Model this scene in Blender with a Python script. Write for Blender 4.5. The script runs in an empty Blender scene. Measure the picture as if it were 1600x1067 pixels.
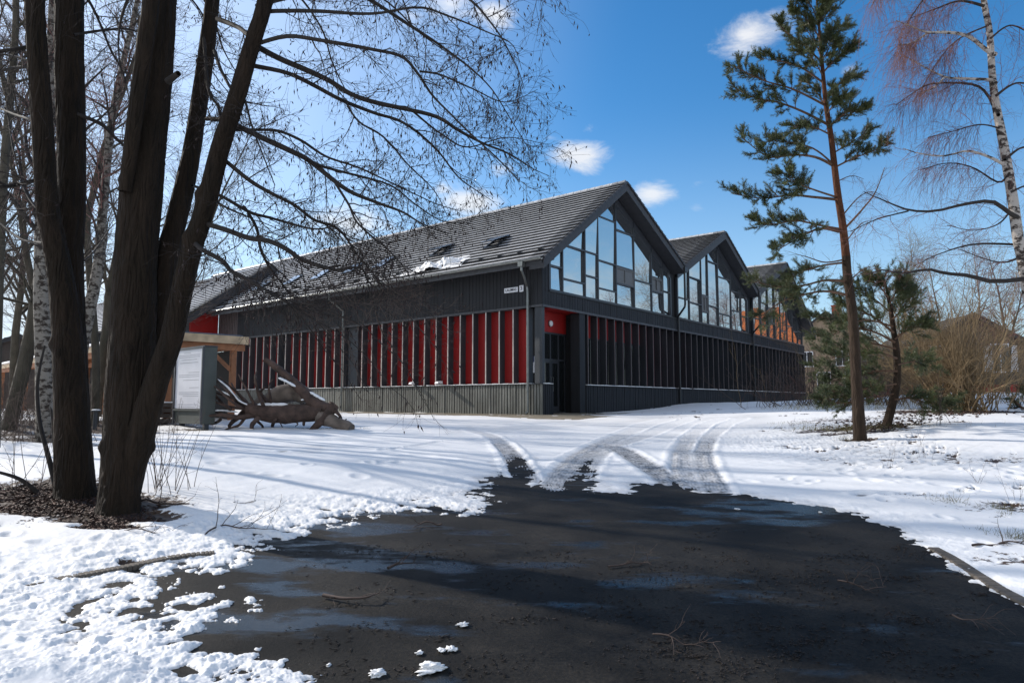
import bpy, math
import numpy as np
from math import sin, cos, pi, radians
rng = np.random.default_rng(11)
scene = bpy.context.scene
COL = scene.collection
A3 = lambda *a: np.array(a, float)

# ------------------------------------------------------------------ camera
F, PITCH = 1067.0, radians(5.09)
CAM = A3(0, 0, .464)
cd = bpy.data.cameras.new('camera'); cam = bpy.data.objects.new('camera', cd); COL.objects.link(cam)
cam.location = CAM; cam.rotation_euler = (radians(90) + PITCH, 0, 0)
cd.sensor_width = 36; cd.lens = 36 * F / 1600; cd.clip_start = .1; cd.clip_end = 3000
scene.camera = cam
def ray(u, v):
    X = (u - 800) / F; U = (533.5 - v) / F; c, s = cos(PITCH), sin(PITCH)
    d = A3(X, c - U * s, s + U * c); return d / d[1]
def at(u, v, depth): return CAM + ray(u, v) * depth
# building frame: x = along the gabled front, y = along the long red side
AZ = radians(38.8)
C0 = A3(1.167, 26.29, 0)
RV = A3(sin(AZ), cos(AZ), 0); LV = A3(-cos(AZ), sin(AZ), 0)
def loc2w(p): return C0 + p[0] * RV + p[1] * LV + A3(0, 0, p[2])

# ------------------------------------------------------------------ terrain
def S(x): x = np.clip(x, 0, 1); return x * x * (3 - 2 * x)
def g(x, y):
    x = np.asarray(x, float); y = np.asarray(y, float)
    t = np.clip(y, -25, 200) / 24
    h = 1 - .06 * np.log1p(np.exp(np.clip((1 - t) / .06, -50, 60)))
    z = -1.09 + 1.09 * h
    z = z + .2 * np.exp(-(((x + 5) / 3.4) ** 2 + ((y - 10) / 4) ** 2)) + .28 * S((-x - 7) / 8) * S((y + 2) / 8) * S((26 - y) / 12)
    z = z + .40 * S((x - 3.6) / 8) * S((y - 6) / 12)
    q = (x - C0[0]) * (-LV[0]) + (y - C0[1]) * (-LV[1])
    z = z + np.clip(y - 25, 0, 60) * .035 * S((q - 3) / 7)
    return z
def g_(x, y): return float(g(x, y))
def ground(u, v):
    d = ray(u, v); k = 1.0
    while k < 80 and (CAM + d * k)[2] > g_(*(CAM + d * k)[:2]): k += .25
    k = max(1.0, k - .26)
    for _ in range(4000):
        p = CAM + d * k
        if p[2] <= g(p[0], p[1]): break
        k += .01 + k * .002
    return A3(p[0], p[1], float(g(p[0], p[1])))
def ground_many(U, V_):
    D = np.array([ray(a, b) for a, b in zip(U, V_)]); k = np.ones(len(U)); live = np.ones(len(U), bool)
    for _ in range(1500):
        P = CAM + D * k[:, None]; live &= P[:, 2] > g(P[:, 0], P[:, 1])
        if not live.any(): break
        k = np.where(live, k + .01 + k * .002, k)
    P = CAM + D * k[:, None]; P[:, 2] = g(P[:, 0], P[:, 1]); return P

# noise ------------------------------------------------------------
def hsh(ix, iy, seed):
    n = (ix.astype(np.int64) * 374761393 + iy.astype(np.int64) * 668265263 + seed * 974634777) & 0xffffffff
    n = ((n ^ (n >> 13)) * 1274126177) & 0xffffffff
    n = (n ^ (n >> 16)) & 0xffff
    return n / 65535.0
def vnoise(x, y, seed=0):
    ix = np.floor(x); iy = np.floor(y); fx = x - ix; fy = y - iy
    fx = fx * fx * fx * (fx * (fx * 6 - 15) + 10); fy = fy * fy * fy * (fy * (fy * 6 - 15) + 10)
    a = hsh(ix, iy, seed); b = hsh(ix + 1, iy, seed); c = hsh(ix, iy + 1, seed); d = hsh(ix + 1, iy + 1, seed)
    return (a + (b - a) * fx + (c - a) * fy + (a - b - c + d) * fx * fy) * 2 - 1
def fbm(x, y, scale, oct=4, seed=0, gain=.5):
    s = 0; a = 1; tot = 0
    for o in range(oct):
        ca, sa = cos(o * 1.1 + .5), sin(o * 1.1 + .5)
        X = (x * ca - y * sa) / scale; Y = (x * sa + y * ca) / scale
        s = s + a * vnoise(X + 17.3 * o, Y - 9.1 * o, seed + o); tot += a; a *= gain; scale /= 2.03
    return s / tot
def seg_dist(x, y, P):
    """distance to open polyline, and parameter along it"""
    best = np.full(np.shape(x), 1e9)
    for (a, b) in zip(P[:-1], P[1:]):
        dx, dy = b[0] - a[0], b[1] - a[1]; L = dx * dx + dy * dy + 1e-9
        t = np.clip(((x - a[0]) * dx + (y - a[1]) * dy) / L, 0, 1)
        best = np.minimum(best, np.hypot(x - a[0] - t * dx, y - a[1] - t * dy))
    return best
def inside(x, y, P):
    c = np.zeros(np.shape(x), bool); n = len(P)
    for i in range(n):
        x1, y1 = P[i][:2]; x2, y2 = P[(i + 1) % n][:2]
        if y1 == y2: continue
        c ^= ((y1 > y) != (y2 > y)) & (x < (x2 - x1) * (y - y1) / (y2 - y1) + x1)
    return c

# ------------------------------------------------------------------ materials
def mat(name, col, rough=.7, metal=0, noise=None, bump=None, spec=None, var=.3, emit=None, coord='Object', stretch=(1, 1, 1)):
    m = bpy.data.materials.new(name); m.use_nodes = True; nt = m.node_tree; b = nt.nodes['Principled BSDF']
    b.inputs['Base Color'].default_value = (*col, 1); b.inputs['Roughness'].default_value = rough
    b.inputs['Metallic'].default_value = metal
    if spec is not None: b.inputs['Specular IOR Level'].default_value = spec
    tc = nt.nodes.new('ShaderNodeTexCoord'); mp = nt.nodes.new('ShaderNodeMapping'); mp.inputs['Scale'].default_value = stretch
    nt.links.new(tc.outputs[coord], mp.inputs[0])
    if noise:
        n = nt.nodes.new('ShaderNodeTexNoise'); n.inputs['Scale'].default_value = noise; n.inputs['Detail'].default_value = 6
        nt.links.new(mp.outputs[0], n.inputs['Vector'])
        r = nt.nodes.new('ShaderNodeValToRGB'); r.color_ramp.elements[0].position = .3; r.color_ramp.elements[1].position = .7
        r.color_ramp.elements[0].color = (*[c * (1 - var) for c in col], 1); r.color_ramp.elements[1].color = (*[min(1, c * (1 + var)) for c in col], 1)
        nt.links.new(n.outputs['Fac'], r.inputs[0]); nt.links.new(r.outputs[0], b.inputs['Base Color'])
    if bump:
        n2 = nt.nodes.new('ShaderNodeTexNoise'); n2.inputs['Scale'].default_value = bump[0]; n2.inputs['Detail'].default_value = 8
        nt.links.new(mp.outputs[0], n2.inputs['Vector'])
        bp = nt.nodes.new('ShaderNodeBump'); bp.inputs['Strength'].default_value = bump[1]; bp.inputs['Distance'].default_value = bump[2]
        nt.links.new(n2.outputs['Fac'], bp.inputs['Height']); nt.links.new(bp.outputs[0], b.inputs['Normal'])
    return m
M = {}
M['clad'] = mat('grey_cladding', (.013, .014, .017), .75, noise=5, var=.35, bump=(60, .3, .01), stretch=(1, 1, .15))
M['clad_weathered_lit'] = mat('sunlit_weathered_cladding', (.18, .18, .16), .85, noise=6, var=.35, bump=(60, .4, .01), stretch=(1, 1, .15))
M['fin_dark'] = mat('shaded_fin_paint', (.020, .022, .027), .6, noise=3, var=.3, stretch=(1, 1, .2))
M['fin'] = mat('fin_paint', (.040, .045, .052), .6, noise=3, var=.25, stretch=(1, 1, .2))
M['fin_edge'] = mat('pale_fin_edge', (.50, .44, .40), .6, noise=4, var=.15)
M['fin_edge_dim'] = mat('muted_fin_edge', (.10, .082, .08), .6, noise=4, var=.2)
M['red'] = mat('red_paint', (.29, .006, .005), .6, noise=2, var=.15, stretch=(1, 1, .3))
M['black'] = mat('dark_void', (.012, .012, .013), .8)
M['trim'] = mat('dark_trim', (.055, .055, .06), .55, noise=6, var=.25)
M['barge'] = mat('bargeboard', (.035, .034, .037), .6, noise=8, var=.25, bump=(30, .2, .01))
M['metal'] = mat('grey_metal', (.22, .23, .22), .35, metal=.7, noise=5, var=.15)
M['darkmetal'] = mat('dark_metal', (.04, .042, .045), .4, metal=.5)
M['white'] = mat('white_plate', (.75, .75, .77), .5)
M['letter'] = mat('dark_lettering', (.03, .03, .035), .6)
M['frame'] = mat('window_frame', (.035, .038, .045), .45)
M['vent'] = mat('grey_vent', (.12, .12, .12), .6, noise=20, var=.2)
M['snowcap'] = mat('snow_cap', (.86, .85, .84), .6, noise=6, var=.04, bump=(12, .4, .03))
M['wood'] = mat('timber', (.30, .12, .05), .7, noise=3, var=.35, bump=(20, .3, .01), stretch=(1, 1, 1))
M['woodpale'] = mat('pale_timber', (.5, .36, .22), .7, noise=3, var=.3, bump=(20, .3, .01))
M['boardgrey'] = mat('board_grey', (.05, .057, .05), .55, noise=3, var=.15)
M['poster'] = mat('poster_paper', (.66, .66, .71), .35, noise=2, var=.06)
M['inklight'] = mat('poster_ink', (.32, .32, .36), .5)
M['oldwood'] = mat('weathered_log', (.15, .115, .09), .85, noise=4, var=.45, bump=(18, .6, .02), stretch=(1, 1, 1))
M['rootwood'] = mat('root_wood', (.07, .042, .031), .85, noise=5, var=.5, bump=(20, .8, .03))
M['leaf'] = mat('dead_leaves', (.05, .024, .016), .8, noise=9, var=.6, coord='Object')
M['soil'] = mat('dark_soil', (.045, .03, .02), .95, noise=12, var=.5, bump=(30, .8, .03))
M['grass'] = mat('dry_grass', (.16, .14, .05), .8, noise=4, var=.5)
M['twig'] = mat('twig_bark', (.075, .05, .04), .8, noise=10, var=.3)
M['aldertwig'] = mat('alder_twig', (.022, .015, .012), .85, noise=10, var=.3)
M['birchtwig'] = mat('birch_twig', (.16, .07, .06), .8, noise=10, var=.3)
M['tan'] = mat('tan_stem', (.19, .13, .065), .75, noise=2, var=.45)
M['alderlimb'] = mat('alder_limb', (.020, .015, .012), .85, noise=12, var=.4)
M['crumb'] = mat('bark_crumb', (.018, .012, .01), .9, noise=8, var=.4)
M['catkin'] = mat('catkin', (.025, .013, .012), .85)
M['pinebark_limb'] = mat('pine_limb', (.11, .06, .035), .85, noise=10, var=.4)
M['brick_orange'] = mat('orange_tiles', (.75, .20, .05), .7, noise=3, var=.25)
M['chimney'] = mat('chimney_brick', (.30, .06, .03), .85, noise=8, var=.3)
M['beige'] = mat('beige_plaster', (.26, .19, .13), .9, noise=2, var=.15)
M['housewood'] = mat('brown_boards', (.075, .058, .048), .85, noise=3, var=.3, stretch=(1, 1, .2))
M['redbase'] = mat('red_footing', (.25, .03, .022), .8, noise=4, var=.2)
M['greyroof'] = mat('grey_slates', (.12, .11, .105), .8, noise=5, var=.25)
M['stone'] = mat('kerb_stone', (.10, .085, .07), .85, noise=8, var=.35, bump=(40, .5, .01))
M['needle_old'] = mat('needle_shade', (.028, .045, .018), .6)

def bark(name, c1, c2, scale=6, stretch=.25, bdist=.03, bscale=9, birch=False):
    m = bpy.data.materials.new(name); m.use_nodes = True; nt = m.node_tree; b = nt.nodes['Principled BSDF']; b.inputs['Roughness'].default_value = .9
    b.inputs['Specular IOR Level'].default_value = .2
    N = nt.nodes.new; L = nt.links.new
    tc = N('ShaderNodeTexCoord'); mp = N('ShaderNodeMapping'); mp.inputs['Scale'].default_value = (1, 1, stretch); L(tc.outputs['Object'], mp.inputs[0])
    n = N('ShaderNodeTexNoise'); n.inputs['Scale'].default_value = scale; n.inputs['Detail'].default_value = 9; n.inputs['Roughness'].default_value = .65; L(mp.outputs[0], n.inputs['Vector'])
    r = N('ShaderNodeValToRGB')
    r.color_ramp.elements[0].position = .44 if birch else .35; r.color_ramp.elements[1].position = .52 if birch else .68
    r.color_ramp.elements[0].color = (*c1, 1); r.color_ramp.elements[1].color = (*c2, 1); L(n.outputs['Fac'], r.inputs[0])
    if not birch:
        n3 = N('ShaderNodeTexNoise'); n3.inputs['Scale'].default_value = .9; n3.inputs['Detail'].default_value = 4; L(tc.outputs['Object'], n3.inputs['Vector'])
        mx = N('ShaderNodeMix'); mx.data_type = 'RGBA'; L(n3.outputs['Fac'], mx.inputs[0]); L(r.outputs[0], mx.inputs[6]); mx.inputs[7].default_value = (c2[0] * .6, c2[1] * .68, c2[2] * .6, 1)
        L(mx.outputs[2], b.inputs['Base Color'])
    else: L(r.outputs[0], b.inputs['Base Color'])
    v = N('ShaderNodeTexVoronoi'); v.inputs['Scale'].default_value = bscale * 2; v.feature = 'DISTANCE_TO_EDGE'; 
    mp2 = N('ShaderNodeMapping'); mp2.inputs['Scale'].default_value = (1, 1, .16 if not birch else 1.2); L(tc.outputs['Object'], mp2.inputs[0])
    nn = N('ShaderNodeTexNoise'); nn.inputs['Scale'].default_value = 5; L(mp2.outputs[0], nn.inputs['Vector'])
    mxv = N('ShaderNodeMix'); mxv.data_type = 'VECTOR'; mxv.inputs[0].default_value = .25; L(mp2.outputs[0], mxv.inputs[4]); L(nn.outputs['Color'], mxv.inputs[5]); L(mxv.outputs[1], v.inputs['Vector'])
    add = N('ShaderNodeMath'); add.operation = 'ADD'; L(v.outputs['Distance'], add.inputs[0]); L(n.outputs['Fac'], add.inputs[1])
    bp = N('ShaderNodeBump'); bp.inputs['Strength'].default_value = .9; bp.inputs['Distance'].default_value = bdist; L(add.outputs[0], bp.inputs['Height']); L(bp.outputs[0], b.inputs['Normal'])
    return m
M['alderbark'] = bark('alder_bark', (.0045, .0033, .0027), (.036, .0225, .0155), 9, .2, .07)
M['pinebark'] = bark('pine_bark_grey', (.015, .010, .008), (.065, .040, .028), 9, .3, .04)
M['pineorange'] = bark('pine_bark_orange', (.035, .016, .011), (.14, .052, .027), 9, .3, .03)
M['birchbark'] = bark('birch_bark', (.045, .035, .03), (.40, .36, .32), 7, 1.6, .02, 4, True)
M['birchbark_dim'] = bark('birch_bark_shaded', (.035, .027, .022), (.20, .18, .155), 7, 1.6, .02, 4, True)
M['greybark'] = bark('grey_bark', (.028, .022, .018), (.11, .09, .072), 6, .3, .02)

def needle_mat():
    m = bpy.data.materials.new('pine_needles'); m.use_nodes = True; nt = m.node_tree; b = nt.nodes['Principled BSDF']
    N = nt.nodes.new; L = nt.links.new
    tc = N('ShaderNodeTexCoord'); n = N('ShaderNodeTexNoise'); n.inputs['Scale'].default_value = 2.2; n.inputs['Detail'].default_value = 3; L(tc.outputs['Object'], n.inputs['Vector'])
    r = N('ShaderNodeValToRGB'); r.color_ramp.elements[0].position = .35; r.color_ramp.elements[1].position = .65
    r.color_ramp.elements[0].color = (.024, .042, .014, 1); r.color_ramp.elements[1].color = (.10, .12, .035, 1)
    L(n.outputs['Fac'], r.inputs[0]); L(r.outputs[0], b.inputs['Base Color']); b.inputs['Roughness'].default_value = .55
    return m
M['needle'] = needle_mat()

def glass_mat():
    m = bpy.data.materials.new('reflective_glass'); m.use_nodes = True; nt = m.node_tree; nt.nodes.clear()
    N = nt.nodes.new; L = nt.links.new
    o = N('ShaderNodeOutputMaterial'); mix = N('ShaderNodeMixShader'); gl = N('ShaderNodeBsdfGlossy'); df = N('ShaderNodeBsdfDiffuse')
    gl.inputs['Roughness'].default_value = .015; gl.inputs['Color'].default_value = (.80, .84, .84, 1); df.inputs['Color'].default_value = (.07, .072, .075, 1)
    lw = N('ShaderNodeLayerWeight'); lw.inputs['Blend'].default_value = .35
    mr = N('ShaderNodeMapRange'); mr.inputs['To Min'].default_value = .62; mr.inputs['To Max'].default_value = .95; L(lw.outputs['Fresnel'], mr.inputs['Value']); L(mr.outputs[0], mix.inputs[0])
    tc = N('ShaderNodeTexCoord'); n = N('ShaderNodeTexNoise'); n.inputs['Scale'].default_value = .8; L(tc.outputs['Object'], n.inputs['Vector'])
    bp = N('ShaderNodeBump'); bp.inputs['Strength'].default_value = .03; bp.inputs['Distance'].default_value = .05; L(n.outputs['Fac'], bp.inputs['Height']); L(bp.outputs[0], gl.inputs['Normal'])
    L(df.outputs[0], mix.inputs[1]); L(gl.outputs[0], mix.inputs[2]); L(mix.outputs[0], o.inputs[0]); return m
M['glass'] = glass_mat()
M['darkglass'] = mat('dark_glass', (.012, .014, .015), .06, spec=.9)
M['skylight'] = mat('roof_window_glass', (.25, .32, .42), .12, spec=1)

def tile_mat():
    m = bpy.data.materials.new('roof_tiles'); m.use_nodes = True; nt = m.node_tree; b = nt.nodes['Principled BSDF']; b.inputs['Roughness'].default_value = .42
    N = nt.nodes.new; L = nt.links.new
    tc = N('ShaderNodeTexCoord'); sp = N('ShaderNodeSeparateXYZ'); L(tc.outputs['Object'], sp.inputs[0])
    n = N('ShaderNodeTexNoise'); n.inputs['Scale'].default_value = 3.5; n.inputs['Detail'].default_value = 6; L(tc.outputs['Object'], n.inputs['Vector'])
    r = N('ShaderNodeValToRGB'); r.color_ramp.elements[0].position = .3; r.color_ramp.elements[1].position = .7
    r.color_ramp.elements[0].color = (.36, .355, .35, 1); r.color_ramp.elements[1].color = (.58, .575, .57, 1); L(n.outputs['Fac'], r.inputs[0])
    # thin frost and snow dust, thicker towards the far end of the long roof
    mr = N('ShaderNodeMapRange'); mr.inputs['From Min'].default_value = 9; mr.inputs['From Max'].default_value = 34; mr.inputs['To Min'].default_value = -.12; mr.inputs['To Max'].default_value = .75; L(sp.outputs['Y'], mr.inputs['Value'])
    n2 = N('ShaderNodeTexNoise'); n2.inputs['Scale'].default_value = 1.3; n2.inputs['Detail'].default_value = 8; L(tc.outputs['Object'], n2.inputs['Vector'])
    ad = N('ShaderNodeMath'); ad.operation = 'ADD'; L(mr.outputs[0], ad.inputs[0]); L(n2.outputs['Fac'], ad.inputs[1])
    mr2 = N('ShaderNodeMapRange'); mr2.inputs['From Min'].default_value = .55; mr2.inputs['From Max'].default_value = 1.1; mr2.inputs['To Max'].default_value = .9; L(ad.outputs[0], mr2.inputs['Value'])
    # joints between tiles of a course, running up the slope
    wv = N('ShaderNodeMath'); wv.operation = 'MODULO'; wv.inputs[1].default_value = .3; L(sp.outputs['Y'], wv.inputs[0])
    lt = N('ShaderNodeMath'); lt.operation = 'LESS_THAN'; lt.inputs[1].default_value = .018; L(wv.outputs[0], lt.inputs[0])
    mx = N('ShaderNodeMix'); mx.data_type = 'RGBA'; L(mr2.outputs[0], mx.inputs[0]); L(r.outputs[0], mx.inputs[6]); mx.inputs[7].default_value = (.75, .77, .82, 1)
    mx2 = N('ShaderNodeMix'); mx2.data_type = 'RGBA'; ms = N('ShaderNodeMath'); ms.operation = 'MULTIPLY'; ms.inputs[1].default_value = .55; L(lt.outputs[0], ms.inputs[0]); L(ms.outputs[0], mx2.inputs[0]); L(mx.outputs[2], mx2.inputs[6]); mx2.inputs[7].default_value = (.03, .03, .03, 1)
    L(mx2.outputs[2], b.inputs['Base Color'])
    bp = N('ShaderNodeBump'); bp.inputs['Strength'].default_value = .3; bp.inputs['Distance'].default_value = .02; L(n.outputs['Fac'], bp.inputs['Height']); L(bp.outputs[0], b.inputs['Normal'])
    return m
M['tile'] = tile_mat()
M['tile_edge'] = mat('tile_butt', (.022, .022, .023), .8)  # butt faces darkened to paint the shadow line under each course

def snow_mat():
    m = bpy.data.materials.new('snow'); m.use_nodes = True; nt = m.node_tree; b = nt.nodes['Principled BSDF']
    N = nt.nodes.new; L = nt.links.new
    b.inputs['Roughness'].default_value = .55; b.inputs['Specular IOR Level'].default_value = .3
    tc = N('ShaderNodeTexCoord')
    n = N('ShaderNodeTexNoise'); n.inputs['Scale'].default_value = 1.2; n.inputs['Detail'].default_value = 6; L(tc.outputs['Object'], n.inputs['Vector'])
    r = N('ShaderNodeValToRGB'); r.color_ramp.elements[0].color = (.83, .82, .81, 1); r.color_ramp.elements[1].color = (.93, .915, .90, 1); L(n.outputs['Fac'], r.inputs[0])
    a1 = N('ShaderNodeAttribute'); a1.attribute_name = 'slush'; a2 = N('ShaderNodeAttribute'); a2.attribute_name = 'dirt'
    ns = N('ShaderNodeTexNoise'); ns.inputs['Scale'].default_value = 9; ns.inputs['Detail'].default_value = 7; L(tc.outputs['Object'], ns.inputs['Vector'])
    rs = N('ShaderNodeValToRGB'); rs.color_ramp.elements[0].position = .35; rs.color_ramp.elements[1].position = .62; rs.color_ramp.elements[0].color = (.05, .05, .05, 1); rs.color_ramp.elements[1].color = (.42, .42, .43, 1); L(ns.outputs['Fac'], rs.inputs[0])
    mx = N('ShaderNodeMix'); mx.data_type = 'RGBA'; L(a1.outputs['Fac'], mx.inputs[0]); L(r.outputs[0], mx.inputs[6]); L(rs.outputs[0], mx.inputs[7])
    nd = N('ShaderNodeTexNoise'); nd.inputs['Scale'].default_value = 14; nd.inputs['Detail'].default_value = 8; nd.inputs['Roughness'].default_value = .7; L(tc.outputs['Object'], nd.inputs['Vector'])
    rd = N('ShaderNodeValToRGB'); rd.color_ramp.elements[0].color = (.018, .011, .008, 1); rd.color_ramp.elements[1].color = (.11, .07, .045, 1); rd.color_ramp.elements[0].position = .3; rd.color_ramp.elements[1].position = .7; L(nd.outputs['Fac'], rd.inputs[0])
    # ragged edge of the bare patches
    ad = N('ShaderNodeMath'); ad.operation = 'ADD'; L(a2.outputs['Fac'], ad.inputs[0]); L(nd.outputs['Fac'], ad.inputs[1])
    mr = N('ShaderNodeMapRange'); mr.inputs['From Min'].default_value = .93; mr.inputs['From Max'].default_value = 1.0; L(ad.outputs[0], mr.inputs['Value'])
    mx2 = N('ShaderNodeMix'); mx2.data_type = 'RGBA'; L(mr.outputs[0], mx2.inputs[0]); L(mx.outputs[2], mx2.inputs[6]); L(rd.outputs[0], mx2.inputs[7])
    L(mx2.outputs[2], b.inputs['Base Color'])
    n2 = N('ShaderNodeTexNoise'); n2.inputs['Scale'].default_value = 22; n2.inputs['Detail'].default_value = 7; L(tc.outputs['Object'], n2.inputs['Vector'])
    bp = N('ShaderNodeBump'); bp.inputs['Strength'].default_value = .3; bp.inputs['Distance'].default_value = .01; L(n2.outputs['Fac'], bp.inputs['Height'])
    n3 = N('ShaderNodeTexNoise'); n3.inputs['Scale'].default_value = 3.5; n3.inputs['Detail'].default_value = 5; L(tc.outputs['Object'], n3.inputs['Vector'])
    bp2 = N('ShaderNodeBump'); bp2.inputs['Strength'].default_value = .25; bp2.inputs['Distance'].default_value = .03; L(n3.outputs['Fac'], bp2.inputs['Height']); L(bp.outputs[0], bp2.inputs['Normal'])
    L(bp2.outputs[0], b.inputs['Normal']); return m
M['snow'] = snow_mat()

def asphalt_mat():
    m = bpy.data.materials.new('wet_asphalt'); m.use_nodes = True; nt = m.node_tree; b = nt.nodes['Principled BSDF']
    N = nt.nodes.new; L = nt.links.new
    tc = N('ShaderNodeTexCoord')
    n = N('ShaderNodeTexNoise'); n.inputs['Scale'].default_value = 1.1; n.inputs['Detail'].default_value = 7; n.inputs['Roughness'].default_value = .6; L(tc.outputs['Object'], n.inputs['Vector'])
    g1 = N('ShaderNodeTexNoise'); g1.inputs['Scale'].default_value = 48; g1.inputs['Detail'].default_value = 6; g1.inputs['Roughness'].default_value = .75; L(tc.outputs['Object'], g1.inputs['Vector'])
    r = N('ShaderNodeValToRGB'); r.color_ramp.elements[0].position = .36; r.color_ramp.elements[1].position = .72; r.color_ramp.elements[0].color = (.007, .0068, .0065, 1); r.color_ramp.elements[1].color = (.037, .031, .024, 1); L(g1.outputs['Fac'], r.inputs[0])
    r2 = N('ShaderNodeMapRange'); r2.inputs['From Min'].default_value = .38; r2.inputs['From Max'].default_value = .62; r2.inputs['To Min'].default_value = .45; r2.inputs['To Max'].default_value = 1.5; L(n.outputs['Fac'], r2.inputs['Value'])
    mu = N('ShaderNodeMix'); mu.data_type = 'RGBA'; mu.blend_type = 'MULTIPLY'; mu.inputs[0].default_value = 1; L(r.outputs[0], mu.inputs[6]); L(r2.outputs[0], mu.inputs[7]); L(mu.outputs[2], b.inputs['Base Color'])
    mp = N('ShaderNodeMapping'); mp.inputs['Scale'].default_value = (.45, 1.1, 1); L(tc.outputs['Object'], mp.inputs[0])
    w0 = N('ShaderNodeTexNoise'); w0.inputs['Scale'].default_value = 2.2; w0.inputs['Detail'].default_value = 8; w0.inputs['Roughness'].default_value = .62; L(mp.outputs[0], w0.inputs['Vector']); wa = N('ShaderNodeAttribute'); wa.attribute_name = 'wet'; wm1 = N('ShaderNodeMath'); wm1.operation = 'MULTIPLY_ADD'; wm1.inputs[1].default_value = .95; L(w0.outputs['Fac'], wm1.inputs[0]); L(wa.outputs['Fac'], wm1.inputs[2]); w = wm1
    rr = N('ShaderNodeMapRange'); rr.inputs['From Min'].default_value = .62; rr.inputs['From Max'].default_value = .70; rr.inputs['To Min'].default_value = .7; rr.inputs['To Max'].default_value = .24; L(w.outputs[0], rr.inputs['Value']); L(rr.outputs[0], b.inputs['Roughness'])
    sr = N('ShaderNodeMapRange'); sr.inputs['From Min'].default_value = .62; sr.inputs['From Max'].default_value = .70; sr.inputs['To Min'].default_value = .16; sr.inputs['To Max'].default_value = .36; L(w.outputs[0], sr.inputs['Value']); L(sr.outputs[0], b.inputs['Specular IOR Level'])
    bs = N('ShaderNodeMapRange'); bs.inputs['From Min'].default_value = .62; bs.inputs['From Max'].default_value = .72; bs.inputs['To Min'].default_value = .8; bs.inputs['To Max'].default_value = .25; L(w.outputs[0], bs.inputs['Value'])
    bp = N('ShaderNodeBump'); bp.inputs['Distance'].default_value = .006; L(bs.outputs[0], bp.inputs['Strength']); L(g1.outputs['Fac'], bp.inputs['Height']); L(bp.outputs[0], b.inputs['Normal'])
    return m
M['asphalt'] = asphalt_mat()
M['apron'] = mat('bare_gravel', (.20, .165, .115), .9, noise=5, var=.35, bump=(50, .6, .02))

# ------------------------------------------------------------------ object helpers
def tagp(o, label=None, cat=None, group=None, kind=None):
    if label: o['label'] = label
    if cat: o['category'] = cat
    if group: o['group'] = group
    if kind: o['kind'] = kind
    return o
def empty(name, loc, label, cat, group=None, rz=0):
    o = bpy.data.objects.new(name, None); COL.objects.link(o); o.location = tuple(map(float, loc)); o.rotation_euler = (0, 0, rz); o.empty_display_size = .3
    return tagp(o, label, cat, group)
def link(name, me, parent=None):
    o = bpy.data.objects.new(name, me); COL.objects.link(o)
    if parent is not None: o.parent = parent
    return o
def np_mesh(name, V, Q=None, T=None, mats=(), smooth=False, mi=None):
    V = np.asarray(V, np.float32).reshape(-1, 3); me = bpy.data.meshes.new(name)
    nq = 0 if Q is None else len(Q); nt_ = 0 if T is None else len(T)
    me.vertices.add(len(V)); me.vertices.foreach_set('co', V.ravel())
    idx = []; 
    if nq: idx.append(np.asarray(Q, np.int32).ravel())
    if nt_: idx.append(np.asarray(T, np.int32).ravel())
    idx = np.concatenate(idx); me.loops.add(len(idx)); me.loops.foreach_set('vertex_index', idx)
    me.polygons.add(nq + nt_)
    st = np.concatenate([np.arange(nq) * 4, nq * 4 + np.arange(nt_) * 3]).astype(np.int32)
    me.polygons.foreach_set('loop_start', st)
    if smooth: me.polygons.foreach_set('use_smooth', np.ones(nq + nt_, bool))
    for m in mats: me.materials.append(m)
    if mi is not None: me.polygons.foreach_set('material_index', np.asarray(mi, np.int32))
    me.update(calc_edges=True); return me
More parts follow.
